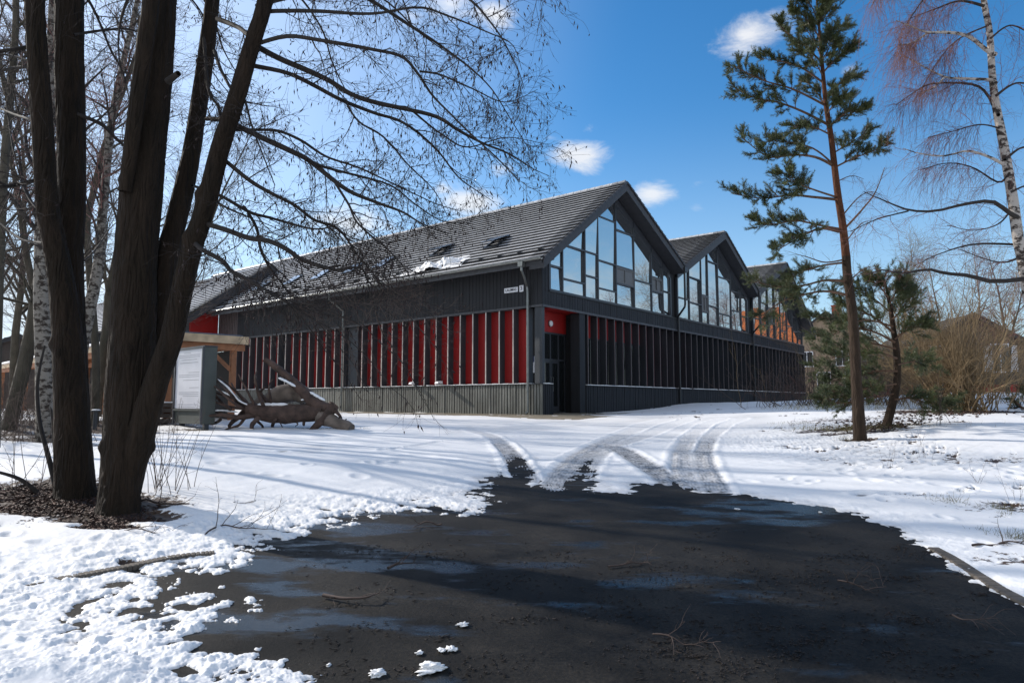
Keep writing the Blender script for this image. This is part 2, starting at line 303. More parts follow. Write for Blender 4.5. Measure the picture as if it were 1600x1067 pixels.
class MB:
    def __init__(s): s.v = []; s.f = []; s.m = []
    def quadpts(s, P, mi=0):
        b = len(s.v); s.v += [tuple(map(float, p)) for p in P]; s.f.append(tuple(range(b, b + len(P)))); s.m.append(mi)
    def hexa(s, P, mi=0):   # 8 pts: bottom 4 ccw, top 4 ccw
        b = len(s.v); s.v += [tuple(map(float, p)) for p in P]
        for f in ((3, 2, 1, 0), (4, 5, 6, 7), (0, 1, 5, 4), (1, 2, 6, 5), (2, 3, 7, 6), (3, 0, 4, 7)):
            s.f.append(tuple(b + i for i in f)); s.m.append(mi)
    def box(s, x0, x1, y0, y1, z0, z1, mi=0):
        s.hexa([(x0, y0, z0), (x1, y0, z0), (x1, y1, z0), (x0, y1, z0), (x0, y0, z1), (x1, y0, z1), (x1, y1, z1), (x0, y1, z1)], mi)
    def beam(s, a, b, w, h, mi=0, up=(0, 0, 1)):
        a = np.array(a, float); b = np.array(b, float); d = b - a; d /= np.linalg.norm(d); u = np.array(up, float)
        sd = np.cross(d, u); n = np.linalg.norm(sd); sd = sd / n if n > 1e-5 else A3(1, 0, 0); u = np.cross(sd, d)
        w /= 2; h /= 2
        s.hexa([a - sd * w - u * h, a + sd * w - u * h, b + sd * w - u * h, b - sd * w - u * h, a - sd * w + u * h, a + sd * w + u * h, b + sd * w + u * h, b - sd * w + u * h], mi)
    def tube(s, pts, rad, k=8, mi=0, cap=True):
        pts = [np.array(p, float) for p in pts]; n = len(pts); b = len(s.v)
        if not hasattr(rad, '__len__'): rad = [rad] * n
        ref = None
        for i, p in enumerate(pts):
            t = pts[min(i + 1, n - 1)] - pts[max(i - 1, 0)]; t /= np.linalg.norm(t)
            if ref is None: ref = A3(0, 0, 1) if abs(t[2]) < .8 else A3(1, 0, 0)
            a = np.cross(t, ref); a /= np.linalg.norm(a); c = np.cross(t, a)
            for j in range(k):
                q = p + rad[i] * (a * cos(2 * pi * j / k) + c * sin(2 * pi * j / k)); s.v.append(tuple(q))
        for i in range(n - 1):
            for j in range(k):
                s.f.append((b + i * k + j, b + i * k + (j + 1) % k, b + (i + 1) * k + (j + 1) % k, b + (i + 1) * k + j)); s.m.append(mi)
        if cap:
            s.f.append(tuple(b + j for j in range(k))[::-1]); s.m.append(mi); s.f.append(tuple(b + (n - 1) * k + j for j in range(k))); s.m.append(mi)
    def build(s, name, mats, parent=None, bevel=0, smooth=False):
        me = bpy.data.meshes.new(name); me.from_pydata(s.v, [], s.f)
        for m in (mats if isinstance(mats, (list, tuple)) else [mats]): me.materials.append(m)
        me.polygons.foreach_set('material_index', s.m)
        if smooth: me.polygons.foreach_set('use_smooth', [True] * len(s.f))
        me.update(); o = link(name, me, parent)
        if bevel:
            md = o.modifiers.new('bevel', 'BEVEL'); md.width = bevel; md.segments = 2; md.limit_method = 'ANGLE'
        return o

# ---- batched tubes
class Tubes:
    def __init__(s): s.g = {}
    def add(s, P, R, k=4):
        P = np.asarray(P, float); R = np.asarray(R, float)
        if P.ndim == 2: P = P[None]; R = R[None]
        s.g.setdefault((P.shape[1], k), []).append((P, R))
    def mesh(s, name, m, smooth=True, rough=0):
        VV = []; QQ = []; base = 0
        for (n, k), L in s.g.items():
            P = np.concatenate([a for a, _ in L]); R = np.concatenate([b for _, b in L])
            T = np.gradient(P, axis=1); T /= np.linalg.norm(T, axis=2, keepdims=True) + 1e-9
            D = P[:, -1] - P[:, 0]; ref = np.where((np.abs(D[:, 2]) > .8 * np.linalg.norm(D, axis=1))[:, None], A3(1, 0, 0), A3(0, 0, 1))[:, None, :]
            a = np.cross(T, ref); a /= np.linalg.norm(a, axis=2, keepdims=True) + 1e-9; c = np.cross(T, a)
            th = np.arange(k) * 2 * pi / k
            V = P[:, :, None, :] + R[:, :, None, None] * (a[:, :, None, :] * np.cos(th)[None, None, :, None] + c[:, :, None, :] * np.sin(th)[None, None, :, None])
            Mn = P.shape[0]
            i = np.arange(n - 1)[:, None]; j = np.arange(k)[None]; jn = (j + 1) % k
            q = np.stack([i * k + j, i * k + jn, (i + 1) * k + jn, (i + 1) * k + j], -1).reshape(-1, 4)
            Q = (q[None] + (np.arange(Mn) * n * k)[:, None, None]).reshape(-1, 4) + base
            VV.append(V.reshape(-1, 3)); QQ.append(Q); base += Mn * n * k
        V = np.concatenate(VV)
        if rough: V = V + rough * np.stack([vnoise(V[:, 0] * 9 + V[:, 1] * 5, V[:, 2] * 4, 3), vnoise(V[:, 1] * 9 - V[:, 0] * 5, V[:, 2] * 4, 5), 0 * V[:, 0]], 1)
        return V, np.concatenate(QQ)
    def build(s, name, m, parent=None, origin=None, rough=0, kind=None):
        if not s.g: return None
        V, Q = s.mesh(name, m, rough=rough)
        if origin is not None: V = V - origin
        o = link(name, np_mesh(name, V, Q, mats=[m], smooth=True), parent)
        if kind: o['kind'] = kind
        return o
def nrm(v): return v / (np.linalg.norm(v, axis=-1, keepdims=True) + 1e-9)
def smooth_path(P, n, jit=0, r=rng):
    P = np.asarray(P, float); m = len(P); t = np.linspace(0, m - 1, n); out = []
    for x in t:
        i = min(int(x), m - 2); f = x - i
        p0 = P[max(i - 1, 0)]; p1 = P[i]; p2 = P[i + 1]; p3 = P[min(i + 2, m - 1)]
        out.append(.5 * ((2 * p1) + (-p0 + p2) * f + (2 * p0 - 5 * p1 + 4 * p2 - p3) * f * f + (-p0 + 3 * p1 - 3 * p2 + p3) * f ** 3))
    out = np.array(out)
    if jit: out[1:] += r.normal(0, jit, out[1:].shape)
    return out
def wander(P0, D0, L, n, curl, grav=0, r=rng):
    Mn = len(P0); P = np.zeros((Mn, n, 3)); P[:, 0] = P0; d = nrm(D0); step = (np.asarray(L) / (n - 1))
    step = np.broadcast_to(step, (Mn,))[:, None]
    for i in range(1, n):
        d = nrm(d + r.normal(0, curl, (Mn, 3)) + A3(0, 0, grav)); P[:, i] = P[:, i - 1] + d * step
    return P
def spawn(P, R, cnt, lo, hi, am, asd, r=rng, flat=0):
    """children positions / directions / parent radius at random spots of the paths P (M,n,3)"""
    Mn, n, _ = P.shape; u = (np.arange(cnt)[None] + r.random((Mn, cnt))) / cnt * (hi - lo) + lo
    x = u * (n - 1); i = np.minimum(x.astype(int), n - 2); f = (x - i)[..., None]; m = np.arange(Mn)[:, None]
    p = P[m, i] * (1 - f) + P[m, i + 1] * f; t = nrm(P[m, i + 1] - P[m, i]); rad = R[m, i] * (1 - f[..., 0]) + R[m, i + 1] * f[..., 0]
    rnd = r.normal(0, 1, t.shape)
    if flat: rnd[..., 2] *= flat
    perp = nrm(rnd - t * (rnd * t).sum(-1, keepdims=True)); a = np.abs(r.normal(am, asd, u.shape))[..., None]
    d = t * np.cos(a) + perp * np.sin(a)
    return p.reshape(-1, 3), d.reshape(-1, 3), rad.reshape(-1), u.reshape(-1)
def taper(r0, r1, n, M_=None, p=1):
    t = np.linspace(0, 1, n) ** p
    if M_ is None: return r0 + (r1 - r0) * t
    r0 = np.broadcast_to(r0, (M_,))[:, None]; return r0 + (r1 - r0) * t[None]
def diamonds(P, D, L, W):
    """thin hanging spindles (catkins) - 4 sided"""
    n = len(P); D = nrm(D); a = nrm(np.cross(D, rng.normal(0, 1, D.shape))); b = np.cross(D, a); L = np.broadcast_to(L, (n,))[:, None]
    V = np.stack([P, P + D * L * .45 + a * W, P + D * L * .45 + b * W, P + D * L * .45 - a * W, P + D * L * .45 - b * W, P + D * L], 1)
    t = np.array([(0, 1, 2), (0, 2, 3), (0, 3, 4), (0, 4, 1), (5, 2, 1), (5, 3, 2), (5, 4, 3), (5, 1, 4)])
    return V.reshape(-1, 3), (t[None] + (np.arange(n) * 6)[:, None, None]).reshape(-1, 3)
# ------------------------------------------------------------------ road outline and ground sheets
road_px = [(455, 1064), (318, 1006), (258, 955), (252, 908), (365, 868), (442, 836), (560, 806), (640, 796), (748, 794), (762, 770), (782, 738), (800, 712), (820, 716), (840, 745),
           (852, 760), (868, 764), (905, 722), (934, 712), (926, 748), (935, 768), (992, 771), (1000, 757), (1052, 752), (1130, 768), (1240, 786), (1330, 801), (1400, 829), (1450, 860), (1512, 900), (1600, 945)]
road = [ground(*p)[:2] for p in road_px]
k1_, k0_ = np.array(road[-1]), np.array(road[-2]); kd = (k1_ - k0_) / np.linalg.norm(k1_ - k0_); kext = [tuple(k1_ + kd * 1.5 + A3(0, -.1)), tuple(k1_ + kd * 3 + A3(0, -.5)), tuple(k1_ + kd * 4 + A3(0, -2.5))]
road = [(-1.9, -20), (-1.75, -3), (-1.5, 1.5)] + [tuple(p) for p in road] + kext + [(kext[-1][0] + .3, -20)]
tracks_px = [([(826, 752), (808, 722), (790, 698), (768, 682), (735, 672)], .15, .75), ([(818, 742), (800, 712), (782, 694)], .18, .9),
             ([(862, 775), (880, 742), (906, 715), (938, 697), (975, 680), (1010, 664), (1045, 655)], .22, .8), ([(905, 745), (925, 715), (958, 698), (1000, 684), (1040, 668), (1075, 656)], .2, .62),
             ([(1055, 757), (1025, 738), (1000, 722), (975, 706), (955, 698)], .2, .95),
             ([(1078, 765), (1064, 735), (1064, 708), (1078, 684), (1104, 664), (1128, 655)], .17, .72), ([(1120, 768), (1104, 735), (1098, 708), (1108, 684), (1134, 664), (1160, 655)], .17, .8),
             ([(1100, 765), (1085, 735), (1080, 710)], .16, .5), ([(960, 702), (1040, 690), (1120, 684), (1210, 680)], .1, .12), ([(600, 705), (700, 690), (820, 682), (930, 690)], .1, .15)]
tracks = [([tuple(ground(*p)[:2]) for p in P], w, k) for P, w, k in tracks_px]

a_in = np.linspace(-41, 41, 1250); a_out = np.concatenate([np.linspace(41, 319, 160)[1:-1]])
az = np.radians(np.concatenate([a_in, a_out]))
r_near = np.linspace(.4, 3.4, 14)[:-1]
inv = np.linspace(1 / 3.4, 1 / 30., 560); r_mid = 1 / inv
r_far = np.geomspace(30, 1500, 80)[1:]
rr = np.concatenate([r_near, r_mid, r_far])
AZg, RRg = np.meshgrid(az, rr)          # rows = radius
GX = RRg * np.sin(AZg); GY = RRg * np.cos(AZg)
GZ = g(GX, GY)
fine = RRg < 40
x = GX[fine]; y = GY[fine]
sd = seg_dist(x, y, road + [road[0]]); sd = np.where(inside(x, y, road), -sd, sd)
left = S((.9 - x) / 1.8) * S((10.5 - y) / 2.5)
warp = fbm(x, y, .5, 5, 5, .6) * .30
sd2 = sd + warp * (.5 + .8 * left)
slope = .085 * left + .20 * (1 - left)
lump = fbm(x, y, .10, 4, 9, .6); lump2 = fbm(x, y * 1.0, .42, 3, 21)
t = np.where(sd2 > 0, .056 * (1 - np.exp(-sd2 * slope / .056)), np.maximum(sd2 * (slope + .02 * left), -.06))
edge = np.exp(-(sd2 / (.34 + .55 * left)) ** 2)
t = t + edge * (.030 * left + .026) * (lump * 1.2 + lump2 * .8) + .002 * left * edge
flat = np.tanh(np.clip(t, -.2, .2) / .007) * .012 * (1 + .35 * lump2)      # crisp flat-topped islands
t = t * (1 - edge) + edge * (flat + .55 * np.maximum(t - .02, 0))
# thick settled snow: soft relief, drifts and footprints
deep = S((t - .02) / .04)
t = t + deep * (.026 * fbm(x, y, .9, 3, 31) + .05 * fbm(x, y, 3.2, 3, 41) * S((sd - .8) / 2))
t = t + deep * .004 * np.clip(lump, -.2, 1)
frng = np.random.default_rng(5)
def pits(cx, cy, n, sp, wd, dep):
    global t
    for _ in range(n):
        px_, py_ = cx + frng.normal(0, sp[0]), cy + frng.normal(0, sp[1]); w = wd * frng.uniform(.7, 1.3); a = frng.uniform(0, pi)
        dx, dy = x - px_, y - py_; m = (np.abs(dx) < 5 * w) & (np.abs(dy) < 5 * w)
        ux = dx[m] * cos(a) + dy[m] * sin(a); uy = -dx[m] * sin(a) + dy[m] * cos(a)
        q = (ux / (1.7 * w)) ** 2 + (uy / w) ** 2
        t[m] += (-dep * np.exp(-q ** 1.5) + dep * .35 * np.exp(-(np.sqrt(q) - 1.5) ** 2 * 4)) * deep[m]
for (u, v, n, sx, sy, w, d) in [(60, 1000, 18, .5, .5, .07, .045), (120, 940, 14, .6, .5, .06, .03), (60, 880, 12, .7, .5, .06, .03), (200, 1040, 10, .4, .3, .05, .03), (620, 720, 14, 1.2, .6, .09, .03), (1330, 740, 26, 1.3, 1.2, .08, .035), (1500, 760, 26, 1, 1.2, .07, .035), (700, 670, 14, 2, 1.4, .1, .03), (1250, 700, 18, 1.5, 1.5, .08, .03), (450, 740, 10, .8, .6, .08, .03), (1500, 850, 14, .7, .6, .05, .03)]:
    p = ground(u, v); pits(p[0], p[1], n, (sx, sy), w, d)
slush = np.zeros_like(t)
dtr = np.minimum.reduce([seg_dist(x, y, P) for P, w, k in tracks]); t = np.where(t > 0, t * (1 - .55 * np.exp(-(dtr / 2.2) ** 2)), t)
lx = (x - C0[0]) * RV[0] + (y - C0[1]) * RV[1]; ly = (x - C0[0]) * LV[0] + (y - C0[1]) * LV[1]
t = np.where(t > 0, t * (1 - .7 * S((lx + 10) / 4) * S((12 - ly) / 5) * S((30 - y) / 2) * S((y - 14) / 4)), t)
for P, w, k in tracks:
    d = seg_dist(x, y, P) + .03 * fbm(x, y, .12, 3, 77)
    m = 1 - S((d - w * .7) / (w * .6)); rim = np.exp(-((d - w * 1.55) / .06) ** 2)
    st = .5 + .3 * fbm(x * 1.0, y * .5, .07, 3, 88) + .22 * np.sin(d * 2 * pi / .05) 
    near = S((19.5 - y) / 7)
    t = t * (1 - m * .92) + m * (.006 + .010 * (st - 1.05 * k * near)) + rim * .015 * (1 - m)
    t = t - m * .016 * S((-sd2 + .05) / .35) * (.4 + fbm(x, y, .18, 3, 99) + .4)
    slush = np.maximum(slush, np.clip(m * k * (.14 + 1.0 * near) * (.5 + .6 * st), 0, 1))
slush = np.maximum(slush, .42 * (1 - S((t - .0) / .014)))
# faint pattern of paving stones through the thin snow at the right
q = np.exp(-(((x - 6.2) / 2.1) ** 2 + ((y - 13.5) / 3.2) ** 2)) * S((y - 8.6) / 2)
bx = np.abs(np.sin((x * .8 + y * .6) * pi / .34)) ; by = np.abs(np.sin((-x * .6 + y * .8) * pi / .26))
joint = 1 - S((np.minimum(bx, by) - .12) / .25)
t = t - q * .018 * joint
slush = np.maximum(slush, q * joint * .55 * S((fbm(x, y, .5, 3, 13) + .25) / .4))
# bare gravel apron along the long facade
lx = (x - C0[0]) * RV[0] + (y - C0[1]) * RV[1]; ly = (x - C0[0]) * LV[0] + (y - C0[1]) * LV[1]
ap = S((lx + 3.1 + .5 * fbm(x, y, 1.5, 4, 61)) / .5) * (1 - S((lx - .2) / .3)) * S((15.5 - ly) / 5) * S((ly + 3.8) / 1.5)
ap2 = S((ly + 2.0 + .4 * fbm(x, y, 1.2, 4, 63)) / .5) * (1 - S((ly - .2) / .3)) * S((5 - lx) / 2) * S((lx + .6) / .6)
apn = np.maximum(ap, ap2)
t = t * (1 - apn) + apn * (-.02 + .028 * (fbm(x, y, .6, 4, 62) > .42) * S((fbm(x, y, .6, 4, 62) - .35) / .2))
# dirt / leaf patches
dirt = np.zeros_like(t)
patches = [((120, 790), 1.25, .62, .85), ((60, 770), 1.0, .8, .85), ((10, 790), .8, .7, .8), ((185, 812), .75, .30, .95), ((165, 828), .42, .16, .8), ((0, 680), 2.0, 1.4, .6), ((60, 690), 1.6, .9, .62), ((30, 668), 4.5, 1.6, .75), ((110, 662), 3, 1.5, .8), ((230, 664), 2.2, 1.0, .6), ((1312, 672), 1.5, .6, .62), ((1360, 676), 1.8, .5, .6), ((1345, 690), .5, .3, .75),
           ((1500, 644), 2.6, 1.0, .85), ((1390, 668), .8, .4, .6), ((1440, 665), 2.0, .5, .45), ((500, 672), 1.2, .25, .55), ((300, 673), .8, .3, .7), ((205, 882), .12, .07, .8), ((1580, 880), .5, .35, .45), ((1560, 800), .8, .5, .42), ((1450, 780), .9, .6, .36), ((1530, 720), 2., 1., .38), ((1300, 625), 6, 2.5, .6), ((150, 700), 1.0, .8, .5), ((1330, 655), 3.0, 1.6, .45)]
for (uv, ax_, ay_, k) in patches:
    p = ground(*uv); dx = x - p[0]; dy = y - p[1]
    dirt = np.maximum(dirt, k * np.exp(-((dx / ax_) ** 2 + (dy / ay_) ** 2) ** 1.4) * (1 + .35 * fbm(x, y, .35, 4, 91)))
spk = fbm(x, y * 1.0, .30, 4, 93, .6); bank = S((x - 3.8) / 2) * (1 - .6 * apn)
dirt = np.clip(np.maximum(dirt + .10 * spk * (x > 4), .62 * S((spk - .22) / .22) * bank * S((fbm(x, y, 2.0, 2, 97) + .35) / .5)), 0, 1)
t = t - .045 * S((dirt - .35) / .3) + .012 * S((dirt - .35) / .3) * fbm(x, y, .1, 3, 95)
t = np.where(dirt > .3, np.maximum(t, .004), t)
GZ[fine] = GZ[fine] + t
GZ[~fine] = GZ[~fine] + .05
sl = np.zeros(GX.shape); sl[fine] = slush; di = np.zeros(GX.shape); di[fine] = dirt
nr, na = GX.shape
V = np.stack([GX, GY, GZ], -1).reshape(-1, 3)
i = np.arange(nr - 1)[:, None]; j = np.arange(na)[None]; jn = (j + 1) % na
Q = np.stack([i * na + j, (i + 1) * na + j, (i + 1) * na + jn, i * na + jn], -1).reshape(-1, 4)
Q = Q[:, ::-1]
me = np_mesh('snow_ground', V, Q, mats=[M['snow']], smooth=True)
for nm, arr in (('slush', sl), ('dirt', di)):
    at_ = me.attributes.new(nm, 'FLOAT', 'POINT'); at_.data.foreach_set('value', arr.ravel().astype(np.float32))
tagp(link('snow_ground', me), kind='structure')
def gs(x_, y_):   # snow surface height, good enough to stand things on
    return float(g(x_, y_))
def sheet(name, x0, x1, y0, y1, dx, dz, m, shape=None):
    X, Y = np.meshgrid(np.arange(x0, x1 + 1e-6, dx), np.arange(y0, y1 + 1e-6, dx)); Z = g(X, Y) + dz
    n, k = X.shape; Vv = np.stack([X, Y, Z], -1).reshape(-1, 3); a = np.arange(n - 1)[:, None]; b = np.arange(k - 1)[None]
    Qq = np.stack([a * k + b, a * k + b + 1, (a + 1) * k + b + 1, (a + 1) * k + b], -1).reshape(-1, 4)
    if shape is not None:
        cc = Vv[Qq].mean(1); Qq = Qq[shape(cc[:, 0], cc[:, 1])]
    o = link(name, np_mesh(name, Vv, Qq, mats=[m], smooth=True)); o['kind'] = 'structure'; return o
road_o = sheet('asphalt_road', -9, 10, -20, 22, .25, 0, M['asphalt'], lambda a, b: ~((b > 12) & (((a - C0[0]) * RV[0] + (b - C0[1]) * RV[1] > -4.6) | (a < -8))))
co_ = np.zeros(len(road_o.data.vertices) * 3, np.float32); road_o.data.vertices.foreach_get('co', co_); co_ = co_.reshape(-1, 3); wet = np.full(len(co_), .06)
for (uv, ax_, ay_, k_) in [((450, 885), 1.0, .55, .26), ((400, 970), .9, .35, .27), ((600, 815), 1.2, .7, .24), ((560, 850), 1.2, .5, .20), ((1190, 800), 1.5, .9, .24), ((1000, 900), 3, 1.0, .12), ((700, 930), 1.2, .8, .14)]:
    p = ground(*uv); wet = np.maximum(wet, k_ * np.exp(-((co_[:, 0] - p[0]) / ax_) ** 2 - ((co_[:, 1] - p[1]) / ay_) ** 2))
a_ = road_o.data.attributes.new('wet', 'FLOAT', 'POINT'); a_.data.foreach_set('value', wet.astype(np.float32))
def in_apron(a, b):
    sx_ = (a - C0[0]) * RV[0] + (b - C0[1]) * RV[1]; ty_ = (a - C0[0]) * LV[0] + (b - C0[1]) * LV[1]
    return (sx_ > -4.2) & (sx_ < 6) & (ty_ > -4.5) & (ty_ < 18)
sheet('gravel_apron', -17, 9, 19, 40, .25, .004, M['apron'], in_apron)
# ground under the near camera ring
# kerbs
def kerb(name, px, w, h, label, ext=None):
    P = [ground(*p)[:2] for p in px] + (ext or [])
    P = smooth_path([(a[0], a[1], 0) for a in P], 40)[:, :2]
    o = empty(name, (P[0][0], P[0][1], gs(*P[0])), label, 'kerb'); b = MB(); n = len(P)
    org = A3(P[0][0], P[0][1], gs(*P[0])); pr = []
    for i_ in range(n):
        tt = P[min(i_ + 1, n - 1)] - P[max(i_ - 1, 0)]; tt = tt / np.linalg.norm(tt); nn_ = A3(-tt[1], tt[0]); z = gs(*P[i_])
        pr.append([A3(*(P[i_] + nn_ * s_), z + zz) - org for s_, zz in ((-w / 2, -.1), (w / 2, -.1), (w / 2, h), (-w / 2, h))])
    for i_ in range(n - 1):
        a, c = pr[i_], pr[i_ + 1]
        if i_ % 8 == 7: c = [p_ * .93 + q_ * .07 for p_, q_ in zip(c, a)]
        b.hexa([a[0], a[1], c[1], c[0], a[3], a[2], c[2], c[3]])
    b.build('kerb_stones', M['stone'], o, bevel=.012)
kerb('road_kerb', [(1458, 858), (1490, 876), (1540, 908), (1600, 943)], .10, .022, 'grey stone kerb along the right edge of the wet asphalt', [(a_ + .07, b_ + .05) for a_, b_ in kext])
kerb('road_kerb', [(335, 868), (270, 876), (200, 890), (120, 905), (20, 925)], .10, .035, 'half buried stone kerb in the snow below the alder trees')
# ------------------------------------------------------------------ the gabled hall
RZ = radians(90) - AZ
brng = np.random.default_rng(3)
hall = empty('exhibition_hall', C0, 'long dark grey hall with red panels behind vertical fins and three glazed gables', 'building', rz=RZ)
PROF = [(-.84, 5.88), (5.55, 10.40), (11.5, 7.50), (17.2, 10.40), (22.6, 7.60), (28.6, 10.40), (35.4, 5.80)]
def roof_z(s, prof=PROF): return float(np.interp(s, [p[0] for p in prof], [p[1] for p in prof]))
def courses(e, r, t0, t1, name, parent, gauge=.335, mats=None):
    """stepped tile courses from eave e to ridge r (s,z), running t0..t1"""
    mats = mats or [M['tile'], M['tile_edge']]
    e = np.array(e, float); r = np.array(r, float); Ln = np.hypot(*(r - e)); n = int(round(Ln / gauge)); u = (r - e) / Ln
    nn = A3(-u[1], u[0]) if u[0] > 0 else A3(u[1], -u[0]); b = MB()
    up = lambda k: e + u * Ln * k / n
    for k in range(n):
        a = up(k) - u * .03 + nn * .08; c = up(k + 1) + nn * .004; d = up(k) - u * .03 + nn * .0
        lo = A3(a[0], a[1])
        if u[0] > 0:
            b.quadpts([(a[0], t0, a[1]), (c[0], t0, c[1]), (c[0], t1, c[1]), (a[0], t1, a[1])][::-1], 0)
            b.quadpts([(d[0], t0, d[1]), (a[0], t0, a[1]), (a[0], t1, a[1]), (d[0], t1, d[1])][::-1], 1)
        else:
            b.quadpts([(a[0], t0, a[1]), (c[0], t0, c[1]), (c[0], t1, c[1]), (a[0], t1, a[1])], 0)
            b.quadpts([(d[0], t0, d[1]), (a[0], t0, a[1]), (a[0], t1, a[1]), (d[0], t1, d[1])], 1)
        b.quadpts([(a[0], t0, a[1]), (c[0], t0, c[1]), (d[0], t0, d[1])], 1)
    # deck under the tiles
    P = [e - nn * .01, r - nn * .01, r - nn * .16, e - nn * .16]
    b.hexa([(P[3][0], t0 + .01, P[3][1]), (P[2][0], t0 + .01, P[2][1]), (P[2][0], t1 - .01, P[2][1]), (P[3][0], t1 - .01, P[3][1]), (P[0][0], t0 + .01, P[0][1]), (P[1][0], t0 + .01, P[1][1]), (P[1][0], t1 - .01, P[1][1]), (P[0][0], t1 - .01, P[0][1])], 2)
    return b.build(name, mats + [M['trim']], parent)
OG = .66
T_END = 36
T_EAVE = 24.0
roofs = []
for i in range(6):
    lo_, hi_ = (PROF[i], PROF[i + 1]) if i % 2 == 0 else (PROF[i + 1], PROF[i])
    roofs.append(courses(lo_, hi_, -OG, T_END, 'roof', hall))
for k in (1, 3, 5):
    s, z = PROF[k]; b = MB(); y = -OG
    while y < T_END:
        b.hexa([(s - .13, y, z - .03), (s + .13, y, z - .03), (s + .13, y + .38, z - .03), (s - .13, y + .38, z - .03), (s - .05, y, z + .09), (s + .05, y, z + .09), (s + .05, y + .38, z + .075), (s - .05, y + .38, z + .075)]); y += .4
    b.build('ridge_cap', M['tile'], hall)
# barge boards + stepped verge tiles
def barge(p0, p1, y, par, depth=.42, name='bargeboard', m=None, th=.05):
    b = MB(); (s0, z0), (s1, z1) = p0, p1
    b.hexa([(s0, y - th, z0 - depth), (s1, y - th, z1 - depth), (s1, y, z1 - depth), (s0, y, z0 - depth), (s0, y - th, z0 - .03), (s1, y - th, z1 - .03), (s1, y, z1 - .03), (s0, y, z0 - .03)])
    # verge strip standing proud, and stepped verge tiles
    b.hexa([(s0, y - th - .03, z0 - .06), (s1, y - th - .03, z1 - .06), (s1, y - th, z1 - .06), (s0, y - th, z0 - .06), (s0, y - th - .03, z0 + .04), (s1, y - th - .03, z1 + .04), (s1, y - th, z1 + .04), (s0, y - th, z0 + .04)])
    Ln = np.hypot(s1 - s0, z1 - z0); n = int(Ln / .335)
    for k in range(n):
        a = k / n; c = (k + .92) / n; q0 = (s0 + (s1 - s0) * a, z0 + (z1 - z0) * a + .05); q1 = (s0 + (s1 - s0) * c, z0 + (z1 - z0) * c + .015)
        b.hexa([(q0[0], y - th - .06, q0[1] - .1), (q1[0], y - th - .06, q1[1] - .1), (q1[0], y - th - .032, q1[1] - .1), (q0[0], y - th - .032, q0[1] - .1), (q0[0], y - th - .06, q0[1]), (q1[0], y - th - .06, q1[1]), (q1[0], y + .1, q1[1]), (q0[0], y + .1, q0[1])])
    return b.build(name, m or M['barge'], par)
for i in range(6):
    p0, p1 = (PROF[i], PROF[i + 1])
    if i % 2: p0, p1 = p1, p0
    barge(p0, p1, -OG, hall)
# soffits under the gable overhang
for i in range(6):
    (s0, z0), (s1, z1) = PROF[i], PROF[i + 1]; b = MB()
    b.hexa([(s0, -OG, z0 - .40), (s1, -OG, z1 - .40), (s1, -.02, z1 - .40), (s0, -.02, z0 - .40), (s0, -OG, z0 - .2), (s1, -OG, z1 - .2), (s1, -.02, z1 - .2), (s0, -.02, z0 - .2)])
    n = int(abs(s1 - s0) / .22)
    b.build('soffit', M['barge'], hall)
# boarded cladding
def boards(name, x0, x1, z0, z1, axis, face, pitch, m, par=hall, depth=.03, gap=.02, rnd=.3, jag=0, y_in=.02):
    """vertical boards. axis 'x': runs along x with its face at y=face ; axis 'y': runs along y with its face at x=face"""
    b = MB(); p = x0
    while p < x1 - .01:
        q = min(p + pitch - gap, x1); d = depth * (1 - rnd * brng.random()); zt = z1(p) if callable(z1) else z1; zt2 = z1(q) if callable(z1) else z1
        zb = z0 - (jag * brng.random() if jag else 0)
        if axis == 'y': b.box(face - d, face + y_in, p, q, zb, min(zt, zt2))
        else:
            b.hexa([(p, face - d, zb), (q, face - d, zb), (q, face + y_in, zb), (p, face + y_in, zb), (p, face - d, zt), (q, face - d, zt2), (q, face + y_in, zt2), (p, face + y_in, zt)])
        p += pitch
    return b.build(name, m, par)
def solid(name, x0, x1, y0, y1, z0, z1, m, par=hall, bevel=0):
    b = MB(); b.box(x0, x1, y0, y1, z0, z1); return b.build(name, m, par, bevel)
HL, HB, HG, EN = 1.19, 4.23, 4.88, 34.6
TW = 24.6
# upper wall, long side
solid('upper_wall', .03, .42, .05, TW, HB, 5.95, M['black'])
boards('upper_cladding', .0, 22.4, HB - .02, 5.93, 'y', .0, .19, M['clad'], gap=.016, rnd=.35)
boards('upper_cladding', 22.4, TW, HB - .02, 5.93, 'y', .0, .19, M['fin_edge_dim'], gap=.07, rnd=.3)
boards('upper_cladding', .0, EN, HB - .02, HG - .06, 'x', .0, .19, M['clad'], gap=.018, rnd=.35)
boards('corner_cladding', .0, .44, HG - .06, lambda s: min(5.95, roof_z(s) - .45), 'x', .0, .19, M['clad'], gap=.018)
solid('upper_wall', .0, EN, .03, .42, HB, HG - .08, M['black'])
solid('window_sill', .42, EN, -.07, .3, HG - .06, HG - .02, M['darkmetal'])
solid('band_trim', -.03, EN, -.045, -.034, HB - .06, HB + .03, M['trim'])
solid('band_trim', -.045, -.034, -.03, TW, HB - .06, HB + .03, M['trim'])
solid('soffit_board', .0, .5, .05, TW, HB - .04, HB - .004, M['trim'])
solid('soffit_board', 3.0, EN, .0, .5, HB - .04, HB - .004, M['trim'])
